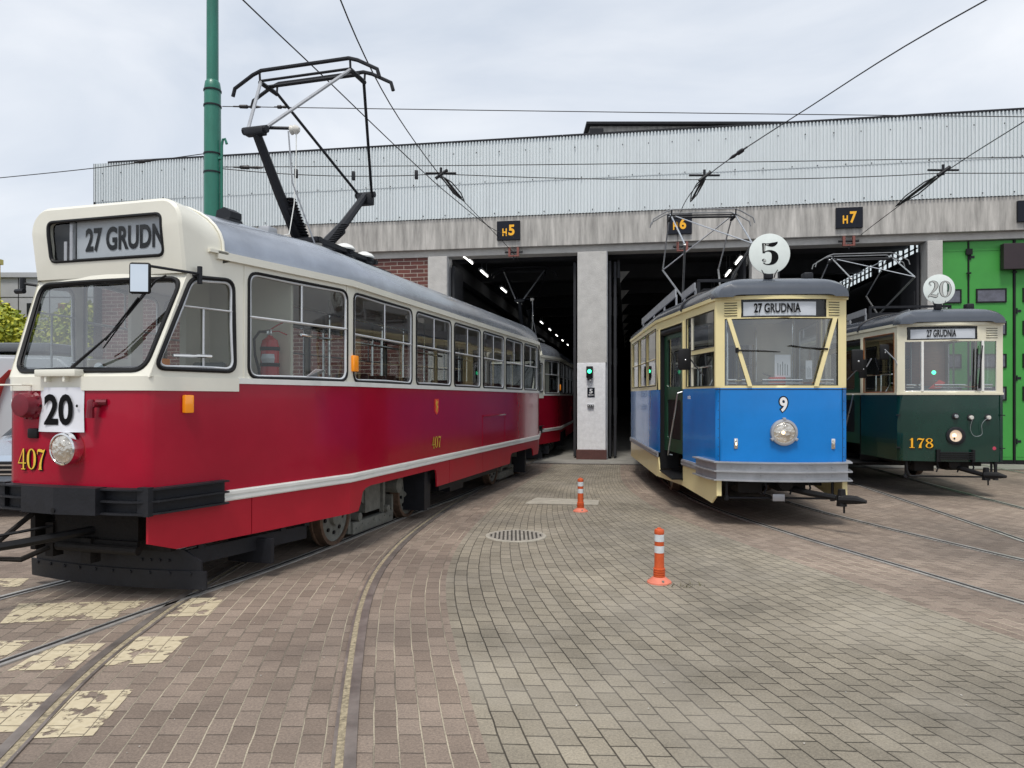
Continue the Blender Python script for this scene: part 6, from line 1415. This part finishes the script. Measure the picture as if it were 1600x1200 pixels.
    if blue:
        for (x, z, w, h, lab) in ((.07, 2.03, .20, .29, 'white notice sheet leaning inside the windscreen of the blue tram beside its centre'), (.40, 1.98, .08, .24, 'narrow white notice sheet near the right strut inside the windscreen of the blue tram')):
            th = -R(3.6); c, s = math.cos(th), math.sin(th); ly = .14
            r = thing('notice_sheet', lab, 'notice', (3.395 + c * x - s * ly, 8.985 + s * x + c * ly, z), th)
            b = MB(); b.box(-w / 2, w / 2, -.001, .001, -h / 2, h / 2); b.build('sheet', 'paper', r, smooth=False)
            b = MB(); q = random.Random(4)
            for k in range(5): l = h * (.45 + .4 * q.random()); xx = -w * .32 + k * w * .15; b.box(xx, xx + w * .045, -.003, -.0015, -h * .42, -h * .42 + l)
            b.build('print_lines', 'seatg', r, smooth=False)
        b = MB(); b.box(-.1, .10, .1, .2, 1.80, 1.90, bev=.01); b.build('red_pennant', 'vred', T)
    else:
        b = MB(); b.prism([(-.28, .10, 1.80), (-.10, .12, 1.95), (-.02, .10, 1.90), (-.10, .1, 1.80)], (0, .02, 0)); b.build('red_pennant', 'vred', T)
        b = MB(); b.lathe([(.035, 0), (.03, .01), (0, .012)], 14, X=Matrix.Translation((-.20, .1, 2.07)) @ rx); b.build('control_light', 'signal', T)
    # mirrors
    if blue:
        ms = [((-1.10, .55, 2.155), .085, .145, [(-1.04, .62, 2.2), (-.90, .55, 2.0), (-.85, .5, 1.92)], 0), ((.99, .12, 2.11), .075, .14, [(.99, .10, 2.0), (.86, .1, 1.86)], 1)]
    else:
        ms = [((-1.05, .95, 2.17), .07, .17, [(-1.0, .9, 2.2), (-.93, .85, 2.35)], 0), ((-.98, .10, 2.42), .075, .13, [(-1.0, .02, 2.46), (-.84, .0, 2.28), (-.81, .0, 2.2)], 0)]
    for c_, w, h, arm, k in ms:
        b = MB(); b.box(c_[0] - w, c_[0] + w, c_[1] - .03, c_[1] + .02, c_[2] - h, c_[2] + h, bev=.022); m_ = b.build('wing_mirror', 'black', T)
        b = MB(); b.tube(arm, .010, 6); b.build('mirror_arm', 'zinc' if not blue else 'dark', m_)
        b = MB(); b.lathe([(.012, 0), (0, .008)], 8, X=Matrix.Translation((c_[0] + .01, c_[1] - .03, c_[2] - .01)) @ rx); b.build('mirror_screw', 'chrome', m_)
    # running gear
    for y in (3.4, 6.3): wheelset(T, y, r=.38, holes=False)
    b = MB(); b.box(-.6, .6, .25, L - .3, .50, .72); b.box(-.95, .95, 2.6, 7.2, .28, .5); b.box(-.5, -.2, .1, .5, .42, .62); b.box(.0, .35, .12, .5, .44, .58)
    b.lathe([(.09, 0), (.09, .05), (0, .06)], 16, X=Matrix.Translation((.06, .0, .56)) @ rx)
    b.build('underframe', 'grime', T, smooth=False)
    b = MB()
    zr = .36 if blue else .34
    b.tube([(-.66, .05, zr), (.66, .05, zr)], .014, 7)
    for x in (-.66, .66): b.tube([(x, .05, .62), (x, .05, zr - .02)], .018, 7); b.lathe([(.03, -.03), (.035, 0), (.03, .03)], 10, X=Matrix.Translation((x, .05, zr)))
    for x in (-.2, .12, .34): b.tube([(x, .0, .60), (x + .03, .0, .5), (x - .01, -.02, .42)], .012, 6)
    b.build('life_guard', 'dark', T)
    if blue: 
        b = MB(); b.box(-.10, .05, -.02, .03, .33, .42, bev=.006); b.build('guard_plate', 'zinc', T)
        b = MB(); b.lathe([(.075, 0), (.07, .01), (0, .012)], 20, X=Matrix.Translation((.10, .15, .56)) @ rx); b.build('buffer_disc', 'ycream', T)
    b = MB()
    if blue: P_ = [(.05, .2, .50), (.30, -.2, .46), (.52, -.45, .44)]; E = (.56, -.5, .43)
    else: P_ = [(.05, .1, .52), (.22, -.2, .46), (.34, -.4, .42)]; E = (.36, -.42, .42)
    b.tube(P_, [.045, .04, .035], 8); ex, ey, ez = E
    b.tube([(ex, ey, ez - .08), (ex, ey, ez + .12)], [.06, .04], 10); b.tube([(ex - .02, ey, ez), (ex + .12, ey - .12, ez + .01), (ex + .20, ey - .2, ez)], [.06, .05, .02], 10); b.tube([(ex + .02, ey - .02, ez + .08), (ex + .02, ey - .02, ez - .16)], .012, 6)
    b.build('coupler', 'black', T)
    if not blue:
        b = MB(); b.tube([(.70, .02, .62), (.70, .0, .50), (.70, .0, .35), (.70, .0, .30)], [.04, .025, .03, .045], 8); b.tube([(-.66, .02, .62), (-.66, .0, .45), (-.62, .0, .34)], .02, 7); b.build('coupling_chain', 'black', T)
    # pantograph
    if blue: panto('', T, (0, 4.9, 0), 0, zg + .44, (-1.45, 1.15), 4.32, 0, 5.25, .58, .61, False, col='steel', colu='alu', horn=.98, y0s=(.1, -.1))
    else: panto('', T, (0, 4.4, 0), 0, zg + .44, (-1.4, 1.5), 4.13, 0, 4.86, .62, .63, False, col='steel', colu='alu', horn=1.0, y0s=(.1, -.1))
    return T
bt = build_n('blue'); bt['label'] = 'blue and cream two axle tram with white disc 5 on its roof and open door'
gt = build_n('green'); gt['label'] = 'dark green and cream tram 178 with white disc 20 on its roof, at right'
